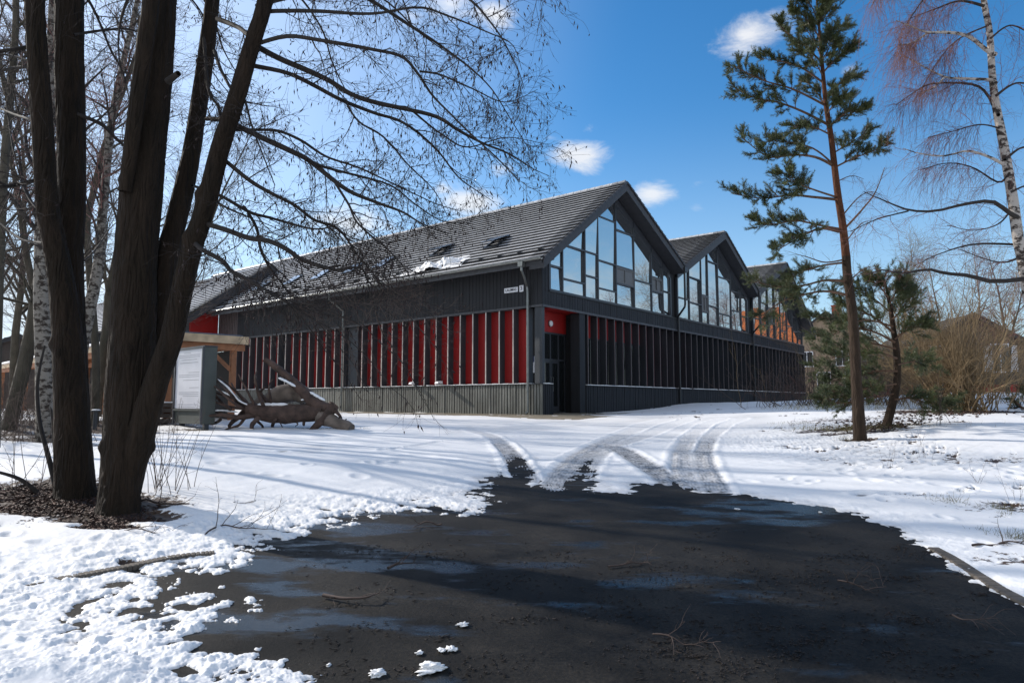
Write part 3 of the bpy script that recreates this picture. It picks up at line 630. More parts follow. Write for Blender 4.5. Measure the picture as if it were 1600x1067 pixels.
# red wall behind the fins
RD = .35
solid('red_wall', RD, RD + .1, .9, 11.35, HL - .05, HB, M['red']); solid('red_wall', RD, RD + .1, 12.1, 17.5, HL - .05, HB, M['red']); solid('red_wall', RD, RD + .1, 18.4, 22.6, HL - .05, HB, M['red'])
solid('back_wall', RD + .11, RD + .2, .5, TW, 0, HB, M['black'])
solid('dark_panel', .15, RD + .09, 11.36, 12.09, HL, HB - .05, M['fin'])
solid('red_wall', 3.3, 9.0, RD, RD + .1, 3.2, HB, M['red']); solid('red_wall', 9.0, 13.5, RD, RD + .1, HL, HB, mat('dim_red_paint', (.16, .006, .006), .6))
solid('back_wall', 3.0, EN - .9, RD + .11, RD + .25, 0, HB, M['black'])
solid('window_band', 3.3, 8.95, RD - .01, RD + .08, HL - .05, 3.18, M['darkglass'])
b = MB()
for s in (4.7, 6.1, 7.5): b.box(s - .03, s + .03, RD - .04, RD - .012, HL, 3.18)
b.box(3.3, 8.95, RD - .04, RD - .012, 3.18, 3.24); b.build('window_frame', M['frame'], hall)
# ledge walls
solid('ledge_wall', .0, .46, .0, TW, -.3, HL - .03, M['black'])
boards('ledge_cladding', -.02, TW, -.1, HL - .035, 'y', -.02, .145, M['clad_weathered_lit'], gap=.048, rnd=.5, depth=.04)  # weathered boards, lightened to paint the grazing sun on this side
boards('ledge_cladding', -.0, .66, -.1, HL - .035, 'x', -.02, .145, M['clad'], gap=.03, rnd=.4, depth=.035)
solid('ledge_wall', .46, .65, .0, .46, -.3, HL - .03, M['black'])
solid('ledge_wall', 3.06, EN, .0, .46, -.3, HL - .03, M['black'])
boards('ledge_cladding', 3.06, EN, -.1, HL - .035, 'x', -.02, .145, M['clad'], gap=.03, rnd=.45, depth=.035)  # same boards in the dark cladding, the front's shade put into the colour
for args in ((-.10, .5, -.06, TW), (.505, .68, -.06, .5), (3.02, EN + .05, -.10, .5)): solid('ledge_cap', args[0], args[1], args[2], args[3], HL - .033, HL - .008, M['darkmetal'])
b = MB()
def caplump(x0, x1, y0, y1, n, ax):
    p = np.linspace(0, 1, n + 1)
    for k in range(n):
        if brng.random() < .12: continue
        h = .012 + .018 * brng.random(); a, c = p[k], p[k + 1]
        if ax == 'y': b.box(x0, x1 - .1 * brng.random(), y0 + (y1 - y0) * a, y0 + (y1 - y0) * c, HL - .007, HL + h)
        else: b.box(x0 + (x1 - x0) * a, x0 + (x1 - x0) * c, y0, y1 - .1 * brng.random(), HL - .007, HL + h)
for args in ((-.09, .3, -.0, TW, 90, 'y'), (3.1, EN, -.09, .3, 110, 'x'), (.05, .66, -.05, .3, 3, 'x')):
    b = MB(); caplump(*args); b.build('ledge_snow', M['snowcap'], hall)
# fins
def fin(x0, x1, y0, y1, edge, em, fm=None):
    b = MB(); b.box(x0, x1, y0, y1, HL - .006, HB - .045, 0)
    ex0, ex1, ey0, ey1 = edge; b.box(ex0, ex1, ey0, ey1, HL + .0, HB - .05, 1)
    b.build('fin', [fm or M['fin'], em], hall)
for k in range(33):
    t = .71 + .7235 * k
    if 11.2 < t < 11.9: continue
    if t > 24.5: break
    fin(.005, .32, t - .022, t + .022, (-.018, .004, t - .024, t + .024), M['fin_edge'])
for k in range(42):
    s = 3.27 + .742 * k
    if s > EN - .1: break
    fin(s - .022, s + .022, .005, .32, (s - .024, s + .024, -.018, .004), M['fin_edge_dim'], M['fin_dark'])  # front fins: darker copies of paint and edge carry its shade in colour
solid('corner_post', .0, .05, -.0, .36, HL + .0, HB - .05, M['fin']); solid('corner_post', .055, .16, .0, .06, HL, HB - .05, M['fin'])
solid('door_post', 2.62, 3.04, -.01, .45, -.05, HB - .05, M['clad']); 
solid('end_post', EN - .25, EN, .0, .3, HL, HB - .05, M['clad'])
# far end wall and rear bulk so the hall is closed
solid('end_wall', EN - .15, EN - .02, .48, TW, 0, 5.6, M['clad']); solid('rear_wall', .6, EN - .2, TW - .1, TW, 0, 6.3, M['clad'])
# entrance recess
solid('recess_wall', .5, .62, .47, 1.35, HL, HB, M['red']); solid('recess_wall', .50, .62, .47, 1.35, -.1, HL - .04, M['black'])
solid('recess_wall', 2.9, 3.02, .46, 1.35, -.1, HB, M['black'])
solid('recess_lintel', .62, 2.9  , .86, .96, 3.36, HB, M['red']); solid('recess_ceiling', .05, 3.0, .01, 1.2, HB - .04, HB - .006, M['red'])
solid('back_wall', .62, 2.9, 2.6, 2.7, 0, HB, M['black'])
solid('entrance_floor', .66, 3.05, -.3, 1.6, -.05, .02, M['apron'])
ent = MB(); dy = .88
for s in (.66, 1.24, 1.78, 2.36, 2.84): ent.box(s - .035, s + .035, dy, dy + .07, .02, 3.34)
for z in (.05, 2.22, 3.32): ent.box(.62, 2.88, dy - .003, dy + .073, z - .035, z + .035)
ent.build('entrance_frame', M['frame'], hall)
for s0, s1 in ((.70, 1.205), (1.275, 1.745), (1.815, 2.325), (2.395, 2.805)):
    solid('transom_pane', s0, s1, dy + .03, dy + .045, 2.26, 3.28, M['darkglass'])
for s0, s1 in ((.70, 1.205), (2.395, 2.805)): solid('side_pane', s0, s1, dy + .03, dy + .045, .09, 2.18, M['darkglass'])
for s0, s1, hs in ((1.275, 1.755, 1.70), (1.805, 2.325, 1.86)):
    b = MB(); b.box(s0, s0 + .07, dy - .02, dy + .03, .09, 2.18); b.box(s1 - .07, s1, dy - .02, dy + .03, .09, 2.18); b.box(s0 + .07, s1 - .07, dy - .02, dy + .03, .09, .3); b.box(s0 + .07, s1 - .07, dy - .02, dy + .03, 2.08, 2.18)
    d = b.build('door', M['frame'], hall); solid('door_glass', s0 + .07, s1 - .07, dy - .005, dy + .01, .3, 2.08, M['darkglass'], d)
    b = MB(); b.tube([(hs, dy - .03, .9), (hs, dy - .08, .92), (hs, dy - .08, 1.5), (hs, dy - .03, 1.52)], .012); b.build('handle', M['metal'], d)
# gable windows
ox = {0: [.47, 1.38, 3.06, 4.11, 5.68, 7.35, 9.12, 10.34, 11.2], 1: [12.03, 13.49, 15.12, 16.05, 17.54, 19.52, 21.2, 22.3], 2: [23.33, 24.84, 26.3, 27.72, 28.9, 30.4, 31.76, 33.0, 34.1]}
TR = {0: [[5.88], [5.47, 6.88], [5.85, 6.89], [5.44, 6.68, 8.66], [5.88, 6.67, 8.36], [6.27, 8.35], [5.95, 6.67], [6.1]],
      1: [[6.0], [5.9, 7.3], [5.55, 6.5], [6.0, 8.6], [5.7, 7.9], [6.1, 7.3], [5.9]],
      2: [[6.0], [5.7, 7.2], [5.9, 7.0], [6.4, 8.4], [5.6, 8.5], [6.1, 7.4], [5.8, 6.9], [5.9]]}
VENT = {0: {4: 1, 6: 1}, 1: {2: 1}, 2: {2: 1}}
gtop = lambda s: roof_z(s) - .80
for gi in range(3):
    X = ox[gi]; fr = MB(); gw = None; panes = []; vents = []
    for k, s in enumerate(X):
        w_ = .035 if k not in (0, len(X) - 1) else .06
        fr.hexa([(s - w_, -.05, HG), (s + w_, -.05, HG), (s + w_, .08, HG), (s - w_, .08, HG), (s - w_, -.05, gtop(s - w_) + .05), (s + w_, -.05, gtop(s + w_) + .05), (s + w_, .08, gtop(s + w_) + .05), (s - w_, .08, gtop(s - w_) + .05)])
    for k in range(len(X) - 1):
        a, c = X[k] + .035, X[k + 1] - .035; fr.box(a, c, -.047, .077, HG - .02, HG + .05)
        ks = sorted([a, c] + [p[0] for p in PROF if a < p[0] < c]); 
        for q0, q1 in zip(ks[:-1], ks[1:]):
            fr.hexa([(q0, -.047, gtop(q0) - .02), (q1, -.047, gtop(q1) - .02), (q1, .077, gtop(q1) - .02), (q0, .077, gtop(q0) - .02), (q0, -.047, gtop(q0) + .34), (q1, -.047, gtop(q1) + .34), (q1, .077, gtop(q1) + .34), (q0, .077, gtop(q0) + .34)])
        zs = [HG + .05] + [z for z in TR[gi][k] if z < min(gtop(a), gtop(c)) - .15 or z < max(gtop(a), gtop(c)) - .5]
        for z in zs[1:]: 
            # clip the transom where the roof comes down
            aa, cc = a, c
            while gtop(aa) < z and aa < cc: aa += .05
            while gtop(cc) < z and aa < cc: cc -= .05
            fr.box(aa, cc, -.046, .076, z - .03, z + .03)
        for n_, z0 in enumerate(zs):
            z1 = zs[n_ + 1] - .03 if n_ + 1 < len(zs) else None; zb = z0 + (.03 if n_ else 0)
            tl = brng.normal(0, .007, 3); yy = .02
            sv = np.unique(np.concatenate([np.linspace(a, c, 12), ks]))
            top = [min(gtop(q) - .02, z1 if z1 else 99) for q in sv]
            P = [(a, yy, zb), (c, yy, zb)] + [(q, yy, tz) for q, tz in zip(sv[::-1], top[::-1]) if tz > zb + .01]
            if len(P) < 4: continue
            isv = (k in VENT[gi]) and n_ == 1
            P = [(p_[0], p_[1] + tl[0] * (p_[0] - a) * 2 + tl[1] * (p_[2] - zb) * 2, p_[2]) for p_ in P]
            (vents if isv else panes).append(P)
    gw = fr.build('gable_window', M['frame'], hall)
    for P in panes:
        b = MB(); b.quadpts(P); b.build('pane', M['glass'], gw)
    for P in vents:
        b = MB(); b.quadpts(P)
        xs_ = [p[0] for p in P]; zs_ = [p[2] for p in P]; x0, x1, z0, z1 = min(xs_), max(xs_), min(zs_), max(zs_)
        b.box(x0, x1, -.03, .015, z0, z0 + .07); b.box(x0, x1, -.03, .015, z1 - .07, z1); b.box(x0, x0 + .07, -.03, .015, z0 + .07, z1 - .07); b.box(x1 - .07, x1, -.03, .015, z0 + .07, z1 - .07); b.box((x0 + x1) / 2 - .03, (x0 + x1) / 2 + .03, -.028, .013, z0 + .07, z1 - .07)
        b.build('vent_panel', M['vent'], gw)
    # dark room behind the panes, closed so nothing shows through the joints
b = MB(); sv = np.linspace(.5, 34.2, 80)
for q0, q1 in zip(sv[:-1], sv[1:]): b.quadpts([(q0, .12, HG - .05), (q1, .12, HG - .05), (q1, .12, roof_z(q1) - .3), (q0, .12, roof_z(q0) - .3)])
b.build('inner_blind', M['black'], hall)
# gutters
b = MB()
def gutter(x, z, t0, t1, bb, r=.075):
    n = 9; ys = [t0, t1]
    base = len(bb.v)
    for y in ys:
        for j in range(n):
            a = pi + pi * j / (n - 1); bb.v.append((x + r * cos(a), y, z + r * sin(a)))
    for j in range(n - 1): bb.f.append((base + j, base + j + 1, base + n + j + 1, base + n + j)); bb.m.append(0)
    bb.tube([(x - r, t0, z), (x - r, t1, z)], .012, 6)
gutter(-.95, 5.86, -OG - .02, T_EAVE, b)
b.build('gutter', M['metal'], hall)
solid('fascia', -.82, -.79, -OG + .06, T_EAVE, 5.62, 5.84, M['trim'])
b = MB(); b.hexa([(-.79, -OG + .06, 5.62), (.0, -OG + .06, 5.93), (.0, T_EAVE, 5.93), (-.79, T_EAVE, 5.62), (-.79, -OG + .06, 5.66), (.0, -OG + .06, 5.97), (.0, T_EAVE, 5.97), (-.79, T_EAVE, 5.66)]); b.build('eave_soffit', M['trim'], hall)
# downpipes
def pipe(pts, r=.05, m=None, name='downpipe'):
    b = MB(); P = smooth_path(pts, len(pts) * 4) if len(pts) > 3 else pts
    b.tube(P, r, 10); return b.build(name, m or M['metal'], hall, smooth=True)
b = MB(); b.box(-1.05, -.85, .16, .38, 5.62, 5.80); b.tube([(-.95, .27, 5.64), (-.95, .27, 5.48), (-.55, .42, 5.22), (-.18, .6, 5.0), (-.14, .6, 4.8)], .045, 10); b.tube([(-.14, .6, 4.8), (-.14, .6, .16)], .05, 12); b.tube([(-.14, .6, .18), (-.14, .6, .1), (-.26, .64, .03)], .05, 10)
for z in (.9, 2.6, 4.4): b.tube([(-.14, .6, z), (-.14, .6, z + .05)], .062, 12)
b.build('downpipe', M['metal'], hall)
b = MB(); b.tube([(-.95, 12.3, 5.78), (-.92, 12.3, 5.5), (-.14, 12.2, 5.0), (-.14, 12.2, 4.8)], .045, 8); b.tube([(-.14, 12.2, 4.8), (-.14, 12.2, .05)], .05, 10); b.build('downpipe', M['metal'], hall)
for s, zt in ((11.5, 7.42), (22.6, 7.52)):
    b = MB(); b.box(s - .16, s + .16, -OG - .14, -OG + .1, zt - .28, zt - .02); b.tube([(s, -OG - .03, zt - .2), (s, -OG - .03, 5.5), (s, -OG + .0, 5.35), (s + .35, -.14, 4.95), (s + .4, -.12, 4.8)], .055, 10); b.tube([(s + .4, -.12, 4.8), (s + .4, -.12, .02)], .055, 10)
    b.build('downpipe', M['darkmetal'], hall)
b = MB(); b.tube([(10.75, -.12, 7.1), (10.75, -.12, 5.05), (10.85, -.1, 4.9)], .04, 8); b.build('downpipe', M['darkmetal'], hall)
# things on the long roof
u_ = A3(5.55 + .84, 10.4 - 5.88); RL = np.hypot(*u_); u_ = u_ / RL; n_ = A3(-u_[1], u_[0])
def onroof(s, h=0): 
    k = (s + .84) / (5.55 + .84); p = A3(-.84, 5.88) + u_ * RL * k + n_ * h; return p
b = MB()
for t in np.arange(-.1, T_EAVE, 1.02):
    p = onroof(-.35, .04); q = onroof(-.35, .2); r = onroof(-.05, .04)
    b.hexa([(p[0], t - .025, p[1]), (r[0], t - .025, r[1]), (r[0], t + .025, r[1]), (p[0], t + .025, p[1]), (p[0], t - .025, q[1]), (q[0] + .06, t - .025, q[1]), (q[0] + .06, t + .025, q[1]), (p[0], t + .025, q[1])])
for hh in (.1, .16):
    p = onroof(-.33, hh); b.tube([(p[0], -.4, p[1]), (p[0], T_EAVE, p[1])], .011, 5)
b.build('snow_guard', M['darkmetal'], hall)
def skylight(s, t, w=.78, h=1.15, open_=0):
    Z = lambda ds, dh: onroof(s + ds * u_[0], dh)
    b = MB()
    def slab(d0, d1, y0, y1, h0, h1, bb=None, mi=0, lift=0):
        bb = bb or b; p = [Z(d0, h0 + lift * (h - d0) / h), Z(d1, h0 + lift * (h - d1) / h), Z(d1, h1 + lift * (h - d1) / h), Z(d0, h1 + lift * (h - d0) / h)]
        bb.hexa([(p[0][0], y0, p[0][1]), (p[1][0], y0, p[1][1]), (p[1][0], y1, p[1][1]), (p[0][0], y1, p[0][1]), (p[3][0], y0, p[3][1]), (p[2][0], y0, p[2][1]), (p[2][0], y1, p[2][1]), (p[3][0], y1, p[3][1])], mi)
    slab(0, h, t - w / 2, t - w / 2 + .07, .02, .12); slab(0, h, t + w / 2 - .07, t + w / 2, .02, .12); slab(0, .07, t - w / 2 + .07, t + w / 2 - .07, .02, .12); slab(h - .07, h, t - w / 2 + .07, t + w / 2 - .07, .02, .12)
    o = b.build('skylight', M['darkmetal'], hall)
    b2 = MB(); slab(.03, h - .03, t - w / 2 + .03, t + w / 2 - .03, .122, .14, b2, 0, open_); b2.build('skylight_pane', M['skylight'], o)
    if open_:
        b3 = MB(); p = Z(0, .06); q = Z(.06, open_ + .1)
        for y in (t - w / 2 + .05, t + w / 2 - .05): b3.tube([(p[0], y, p[1]), (q[0], y, q[1])], .012, 5)
        b3.build('stay', M['darkmetal'], o)
skylight(.75, 3.3, open_=.28); skylight(1.0, 6.9, open_=.30)
for t in (10.9, 13.4, 16.2, 18.9, 22.2): skylight(.9, t)
# snow that has slid down and piled above the guard
X, Y = np.meshgrid(np.linspace(0, 1.6, 60), np.linspace(3.9, 14.5, 420))
hgt = .16 * np.exp(-((X - .35 - .05 * (Y - 4)) / .35) ** 2) * S((Y - 4) / .8) * S((9 - Y) / 5) + .20 * np.exp(-(((X - .5) / .55) ** 2 + ((Y - 5.3) / 1.1) ** 2)) + .05 * np.exp(-((X - .25) / .3) ** 2) * S((14.5 - Y) / 5)
hgt = hgt * (.45 + 1.3 * np.clip(fbm(X, Y, .45, 4, 4) + .35, 0, 1.2)) - .035
px_, pz_ = -.84 + .35 + X * u_[0] + n_[0] * (hgt + .045), 5.88 + .35 * u_[1] / u_[0] + X * u_[1] + n_[1] * (hgt + .045)
Vv = np.stack([px_, Y, pz_], -1).reshape(-1, 3); n, k = X.shape; a = np.arange(n - 1)[:, None]; c = np.arange(k - 1)[None]
Qq = np.stack([a * k + c, a * k + c + 1, (a + 1) * k + c + 1, (a + 1) * k + c], -1).reshape(-1, 4); hc = hgt.reshape(-1)[Qq].max(1); Qq = Qq[hc > -.01][:, ::-1]
link('roof_snow', np_mesh('roof_snow', Vv, Qq, mats=[M['snowcap']], smooth=True), hall)
# lamp heads on the ledge
for t in (5.35, 7.1):
    o = empty('floodlight', loc2w((-.06, t, HL + .02)), 'white floodlight on the ledge, %s of the two' % ('the right one' if t < 6 else 'the left one'), 'floodlight', 'floodlights on the red wall ledge', RZ)
    b = MB(); b.box(-.02, .02, -.05, .05, 0, .06); b.build('bracket', M['metal'], o); b = MB()
    sc_ = 1 if t < 6 else .7; b.hexa([(-.34 * sc_, -.11, .05), (-.04, -.11, .05), (-.04, .11, .05), (-.34 * sc_, .11, .05), (-.30 * sc_, -.09, .14), (-.04, -.09, .17), (-.04, .09, .17), (-.30 * sc_, .09, .14)]); b.build('lamp_head', M['white'], o, .01)
# round lamp above the door
o = empty('wall_lamp', loc2w((1.72, .85, 3.72)), 'round white lamp on the red wall above the entrance door', 'lamp', rz=RZ)
b = MB(); b.tube([(0, 0, 0), (0, -.03, 0)], .14, 24); b.build('lamp_base', M['metal'], o)
b = MB(); b.tube([(0, -.031, 0), (0, -.06, 0), (0, -.085, 0), (0, -.1, 0)], [.125, .12, .09, .03], 24); b.build('lamp_glass', M['white'], o, smooth=True)
# signs
def text(body, size, parent, loc, rot, m, ext=.003, sx=1):
    c = bpy.data.curves.new('lettering', 'FONT'); c.body = body; c.size = size; c.align_x = 'CENTER'; c.align_y = 'CENTER'; c.extrude = ext; c.offset = .002
    tmp = bpy.data.objects.new('tmp_text', c); COL.objects.link(tmp); dg = bpy.context.evaluated_depsgraph_get(); me_ = bpy.data.meshes.new_from_object(tmp.evaluated_get(dg)); bpy.data.objects.remove(tmp)
    me_.materials.clear(); me_.materials.append(m); o = link('lettering', me_, parent); o.location = loc; o.rotation_euler = rot; o.scale = (sx, 1, 1); return o
TR_L = (radians(90), 0, radians(-90))   # reads along -y in the hall frame, on the long side
def plate(name, t0, t1, z0, z1, body, size, label, x=-.035, sx=1):
    o = empty(name, loc2w((x, (t0 + t1) / 2, (z0 + z1) / 2)), label, 'sign', rz=RZ); w = abs(t1 - t0) / 2; h = (z1 - z0) / 2
    b = MB(); b.box(-.02, 0, -w, w, -h, h); b.build('plate', M['white'], o, .004); text(body, size, o, (-.024, 0, 0), TR_L, M['letter'], sx=sx); return o
plate('street_name_sign', 1.16, 1.86, 4.86, 5.06, 'LAUMAS', .15, 'white street name plate on the dark upper boards near the corner')
plate('house_number_sign', .88, 1.08, 4.84, 5.10, '3', .22, 'small white house number plate beside the street name plate')
o = empty('notice_board', loc2w((.44, 1.05, 1.95)), 'blue and white notice board on the red wall beside the corner downpipe', 'sign', rz=RZ)
b = MB(); b.box(-.03, 0, -.36, .36, -.32, .34); b.build('panel', M['white'], o, .004)
b = MB(); b.box(-.034, -.031, -.36, .36, .1, .34); b.build('header', mat('navy', (.02, .025, .09), .5), o)
b = MB(); b.box(-.034, -.031, -.1, .06, -.16, .0); b.build('emblem', mat('deep_blue', (.01, .01, .06), .5), o)
b = MB()
for z in (-.2, -.12, -.04, .04): b.box(-.034, -.031, -.32, -.18, z, z + .02)
b.build('printed_lines', M['letter'], o)

# ------------------------------------------------------------------ rear wing beyond the long facade
wing = empty('rear_wing', loc2w((0, 24.65, 0)), 'rear wing with frosted roof and red gable wall beyond the long facade', 'building', rz=RZ)
WP = [(-2.6, 5.35), (3.1, 9.38), (3.95, 8.78)]
wm = M['tile'].copy(); wm.name = 'frosted_tiles'
for nd in wm.node_tree.nodes:
    if nd.type == 'MAP_RANGE' and abs(nd.inputs['From Min'].default_value - 9) < .01: nd.inputs['From Min'].default_value = -16; nd.inputs['From Max'].default_value = 8
courses(WP[0], WP[1], -.6, 32, 'roof', wing, mats=[wm, M['tile_edge']]); courses(WP[2], WP[1], -.6, 32, 'roof', wing, mats=[wm, M['tile_edge']])
barge(WP[0], WP[1], -.6, wing, .60); barge(WP[2], WP[1], -.6, wing, .3)
b = MB(); b.quadpts([(-1.8, .0, 0), (-.02, .0, 0), (-.02, .0, 6.95), (-1.8, .0, 5.7)]); b.quadpts([(-.02, .0, 5.98), (3.1, .0, 8.2), (3.1, .0, 9.2), (-.02, .0, 6.95)]); b.build('gable_wall', M['red'], wing)
solid('side_wall', -1.8, -1.6, .02, 31, 0, 5.75, M['clad'], wing); b = MB(); gutter(-2.7, 5.33, -.6, 32, b); b.build('gutter', M['metal'], wing)
b = MB(); b.hexa([(-2.55, -.58, 4.93), (3.1, -.58, 8.9), (3.1, -.01, 8.9), (-2.55, -.01, 4.93), (-2.55, -.58, 4.98), (3.1, -.58, 8.95), (3.1, -.01, 8.95), (-2.55, -.01, 4.98)]); b.build('soffit', M['red'], wing)
# ------------------------------------------------------------------ timber canopy at the left
prng = np.random.default_rng(21)
cc = at(262, 519, 19.5); cz = cc[2]
can = empty('timber_canopy', (cc[0], cc[1], gs(cc[0], cc[1])), 'low orange timber canopy with snow capped corrugated roof behind the alder trunks', 'canopy', rz=radians(45.5))
z0 = cz - gs(cc[0], cc[1])
b = MB(); b.box(-.0, 2.38, -.03, .03, z0 - .22, z0 + .02); b.build('fascia_board', M['woodpale'], can, .005)
b = MB(); b.box(-.05, -.0, .0, 26, z0 - .2, z0 - .02); b.build('fascia_board', M['woodpale'], can, .005)
b = MB(); b.box(.08, 2.33, .1, .26, z0 - .42, z0 - .225); b.box(.08, .24, .36, 25.8, z0 - .38, z0 - .172); b.box(1.95, 2.11, .36, 25.8, z0 - .38, z0 - .172); b.build('beam', M['wood'], can, .005)
b = MB()
for y in np.arange(.6, 25.8, .7): b.box(.03, 2.3, y, y + .06, z0 - .17, z0 - .03)
b.build('rafters', M['wood'], can)
n = 640; ys = np.linspace(-.03, 26, n); b = MB(); wv_ = .03 * np.sin(ys * 2 * pi / .32)
for k in range(n - 1):
    b.quadpts([(-.12, ys[k], z0 + .035 + wv_[k]), (2.2, ys[k], z0 + .04 + wv_[k]), (2.2, ys[k + 1], z0 + .04 + wv_[k + 1]), (-.12, ys[k + 1], z0 + .035 + wv_[k + 1])][::-1])
b.build('corrugated_roof', M['darkmetal'], can)
b = MB()
for k in range(n - 1):
    if ys[k] < .6: continue
    a, c = [.05 + .035 * max(0, sin(y * 2 * pi / .32 + pi)) for y in (ys[k], ys[k + 1])]; h0, h1 = z0 + .03 + wv_[k], z0 + .03 + wv_[k + 1]
    b.hexa([(-.16, ys[k], h0), (2.15, ys[k], h0 + .01), (2.15, ys[k + 1], h1 + .01), (-.16, ys[k + 1], h1), (-.13, ys[k], h0 + a), (2.15, ys[k], h0 + .01 + a), (2.15, ys[k + 1], h1 + .01 + c), (-.13, ys[k + 1], h1 + c)])
b.build('snow_cover', M['snowcap'], can)
for y in (.26, 3.4, 6.6, 9.8, 13.0, 16.2, 19.4, 22.6, 25.4):
    for s in (.16, 2.03):
        b = MB(); b.box(s - .08, s + .08, y - .08, y + .08, -.6, z0 - .38); b.build('post', M['wood'], can, .008)
for s, sg in ((2.03, -1),):
    b = MB(); b.beam((s - .08, .26, z0 - 1.0), (s - .75, .26, z0 - .39), .1, .1); b.build('brace', M['wood'], can)
# timber back panel + stacked logs below the canopy
b = MB()
for y in np.arange(4.5, 25, .16): b.box(2.0, 2.05, y, y + .13, -.2, 1.5)
b.build('back_boards', M['housewood'], can)
b = MB(); b.box(2.06, 2.1, .4, 25.5, -.3, z0 - .4); b.build('back_wall', M['black'], can)  # black sheet added as the darkness below the canopy

# information board
bc = ground(300, 672)
d_ = bc[1]; ib = empty('information_board', bc, 'grey green outdoor information board with white poster standing in the snow', 'sign', rz=radians(0))
sc_ = d_ / F
Hh = (672 - 541) * sc_
fx = at(273, 600, d_); f2 = at(317, 600, d_ - .0)
# front panel runs from the left edge to the near corner, side panel to the right
ang = radians(-52); fw = 46 * sc_ / cos(radians(52)) ; fw = 1.15
e1 = A3(cos(ang), sin(ang), 0)                       # front direction left -> near corner
e2 = A3(-sin(ang), cos(ang), 0)                       # backwards
cornerpx = at(318, 600, d_ - .25); corner = A3(cornerpx[0], cornerpx[1], 0) - A3(bc[0], bc[1], 0)
e1 = nrm(A3(*(at(274, 600, d_ + .85)[:2] - cornerpx[:2]), 0)); fw = np.linalg.norm(at(274, 600, d_ + .85)[:2] - cornerpx[:2])
e2 = A3(-e1[1], e1[0], 0); e2 = e2 if e2[0] > 0 else -e2
ib.location = tuple(A3(cornerpx[0], cornerpx[1], gs(cornerpx[0], cornerpx[1]))); ib.rotation_euler = (0, 0, math.atan2(e1[1], e1[0]))
# local x: corner -> left end, local y: towards the back (sign resolved below)
sy = 1 if np.dot(e2, A3(-sin(math.atan2(e1[1], e1[0])), cos(math.atan2(e1[1], e1[0])), 0)) > 0 else -1
zg = gs(cornerpx[0], cornerpx[1]); zt = at(318, 541, cornerpx[1])[2] - zg; zb_ = at(318, 663, cornerpx[1])[2] - zg; dp = .34
def sb(x0, x1, y0, y1, a, c, name, m, bev=.006):
    b = MB(); ya, yb = sorted((y0 * sy, y1 * sy)); b.box(x0, x1, ya, yb, a, c); return b.build(name, m, ib, bev)
sb(0, fw, 0, dp, zb_, zt, 'cabinet', M['boardgrey'], .01)
ph = zt - zb_
po = sb(.07, fw - .06, -.02, -.003, zb_ + .2 * ph, zt - .05, 'poster', M['poster'], 0)
sb(.0, .05, -.05, -.002, zb_, zt, 'frame', M['frame'], 0); sb(fw - .05, fw, -.05, -.002, zb_, zt, 'frame', M['frame'], 0); sb(.05, fw - .05, -.05, -.002, zt - .045, zt, 'frame', M['frame'], 0)
sb(.05, fw - .05, -.05, -.002, zb_ + .17 * ph, zb_ + .195 * ph, 'frame', M['boardgrey'], 0)
b = MB(); yy = sorted((-.024 * sy, -.021 * sy))
rows = [(.04, .3, .55), (.07, .1, .9), (.095, .1, .9), (.13, .2, .8), (.17, .15, .85), (.30, .5, .9), (.33, .12, .9), (.355, .12, .9), (.40, .3, .9), (.50, .55, .9), (.56, .15, .9), (.585, .15, .9), (.61, .3, .9), (.72, .12, .88), (.75, .12, .8)]
for f_, a, c in rows:
    z = zt - .05 - f_ * ph; b.box(.07 + (fw - .13) * (1 - c), .07 + (fw - .13) * (1 - a), yy[0], yy[1], z - .012, z)
lt = b.build('printed_lines', M['inklight'], po)
b = MB(); b.box(.08, .2, min(.1 * sy, .22 * sy), max(.1 * sy, .22 * sy), -.3, zb_ + .01); b.build('post', M['frame'], ib); b = MB(); b.box(fw - .2, fw - .08, min(.1 * sy, .22 * sy), max(.1 * sy, .22 * sy), -.3, zb_ + .01); b.build('post', M['frame'], ib)
b = MB(); b.box(-.02, fw, min(-.02 * sy, dp * sy), max(-.02 * sy, dp * sy), zt, zt + .025); b.build('roof_plate', M['frame'], ib)

# fallen log with roots
lc = ground(450, 672); D = lc[1]
log = empty('fallen_root_log', lc, 'snow dusted fallen tree trunk with a tangle of roots in front of the red wall', 'log')
def LP(u, v, dz=0): return at(u, v, D + dz) - lc
def limb(pts, rad, m, name, n=24, k=10, rough=.03):
    P = smooth_path(pts, n); R = np.interp(np.linspace(0, 1, n), np.linspace(0, 1, len(rad)), rad); T_ = Tubes(); T_.add(P, R, k)
    V_, Q_ = T_.mesh(name, m); V_ = V_ + rough * np.stack([fbm(V_[:, 0] + V_[:, 2], V_[:, 1] + V_[:, 2], .3, 3, 8), fbm(V_[:, 1] - V_[:, 2], V_[:, 0], .3, 3, 18), fbm(V_[:, 0], V_[:, 2] + V_[:, 1], .25, 3, 28)], 1)
    tris = [(0, j, j + 1) for j in range(1, k - 1)] + [((n - 1) * k, (n - 1) * k + j + 1, (n - 1) * k + j) for j in range(1, k - 1)]
    return link(name, np_mesh(name, V_, Q_, np.array(tris), [m], smooth=True), log)
s1 = D / F
limb([LP(388, 638, .1), LP(425, 646), LP(460, 646), LP(505, 643)], [.16, .24, .26, .22], M['rootwood'], 'trunk', k=14, rough=.06)
limb([LP(500, 652, -.1), LP(525, 660, -.25), LP(549, 671, -.4)], [.20, .16, .15], M['oldwood'], 'cut_end', k=14)
limb([LP(413, 562, .2), LP(440, 580, .15), LP(465, 605, .1), LP(495, 632, 0), LP(522, 640, -.1)], [.06, .10, .14, .17, .16], M['rootwood'], 'root', rough=.04)
limb([LP(522, 632, -.1), LP(505, 655, -.25), LP(480, 678, -.4)], [.15, .11, .06], M['rootwood'], 'root')
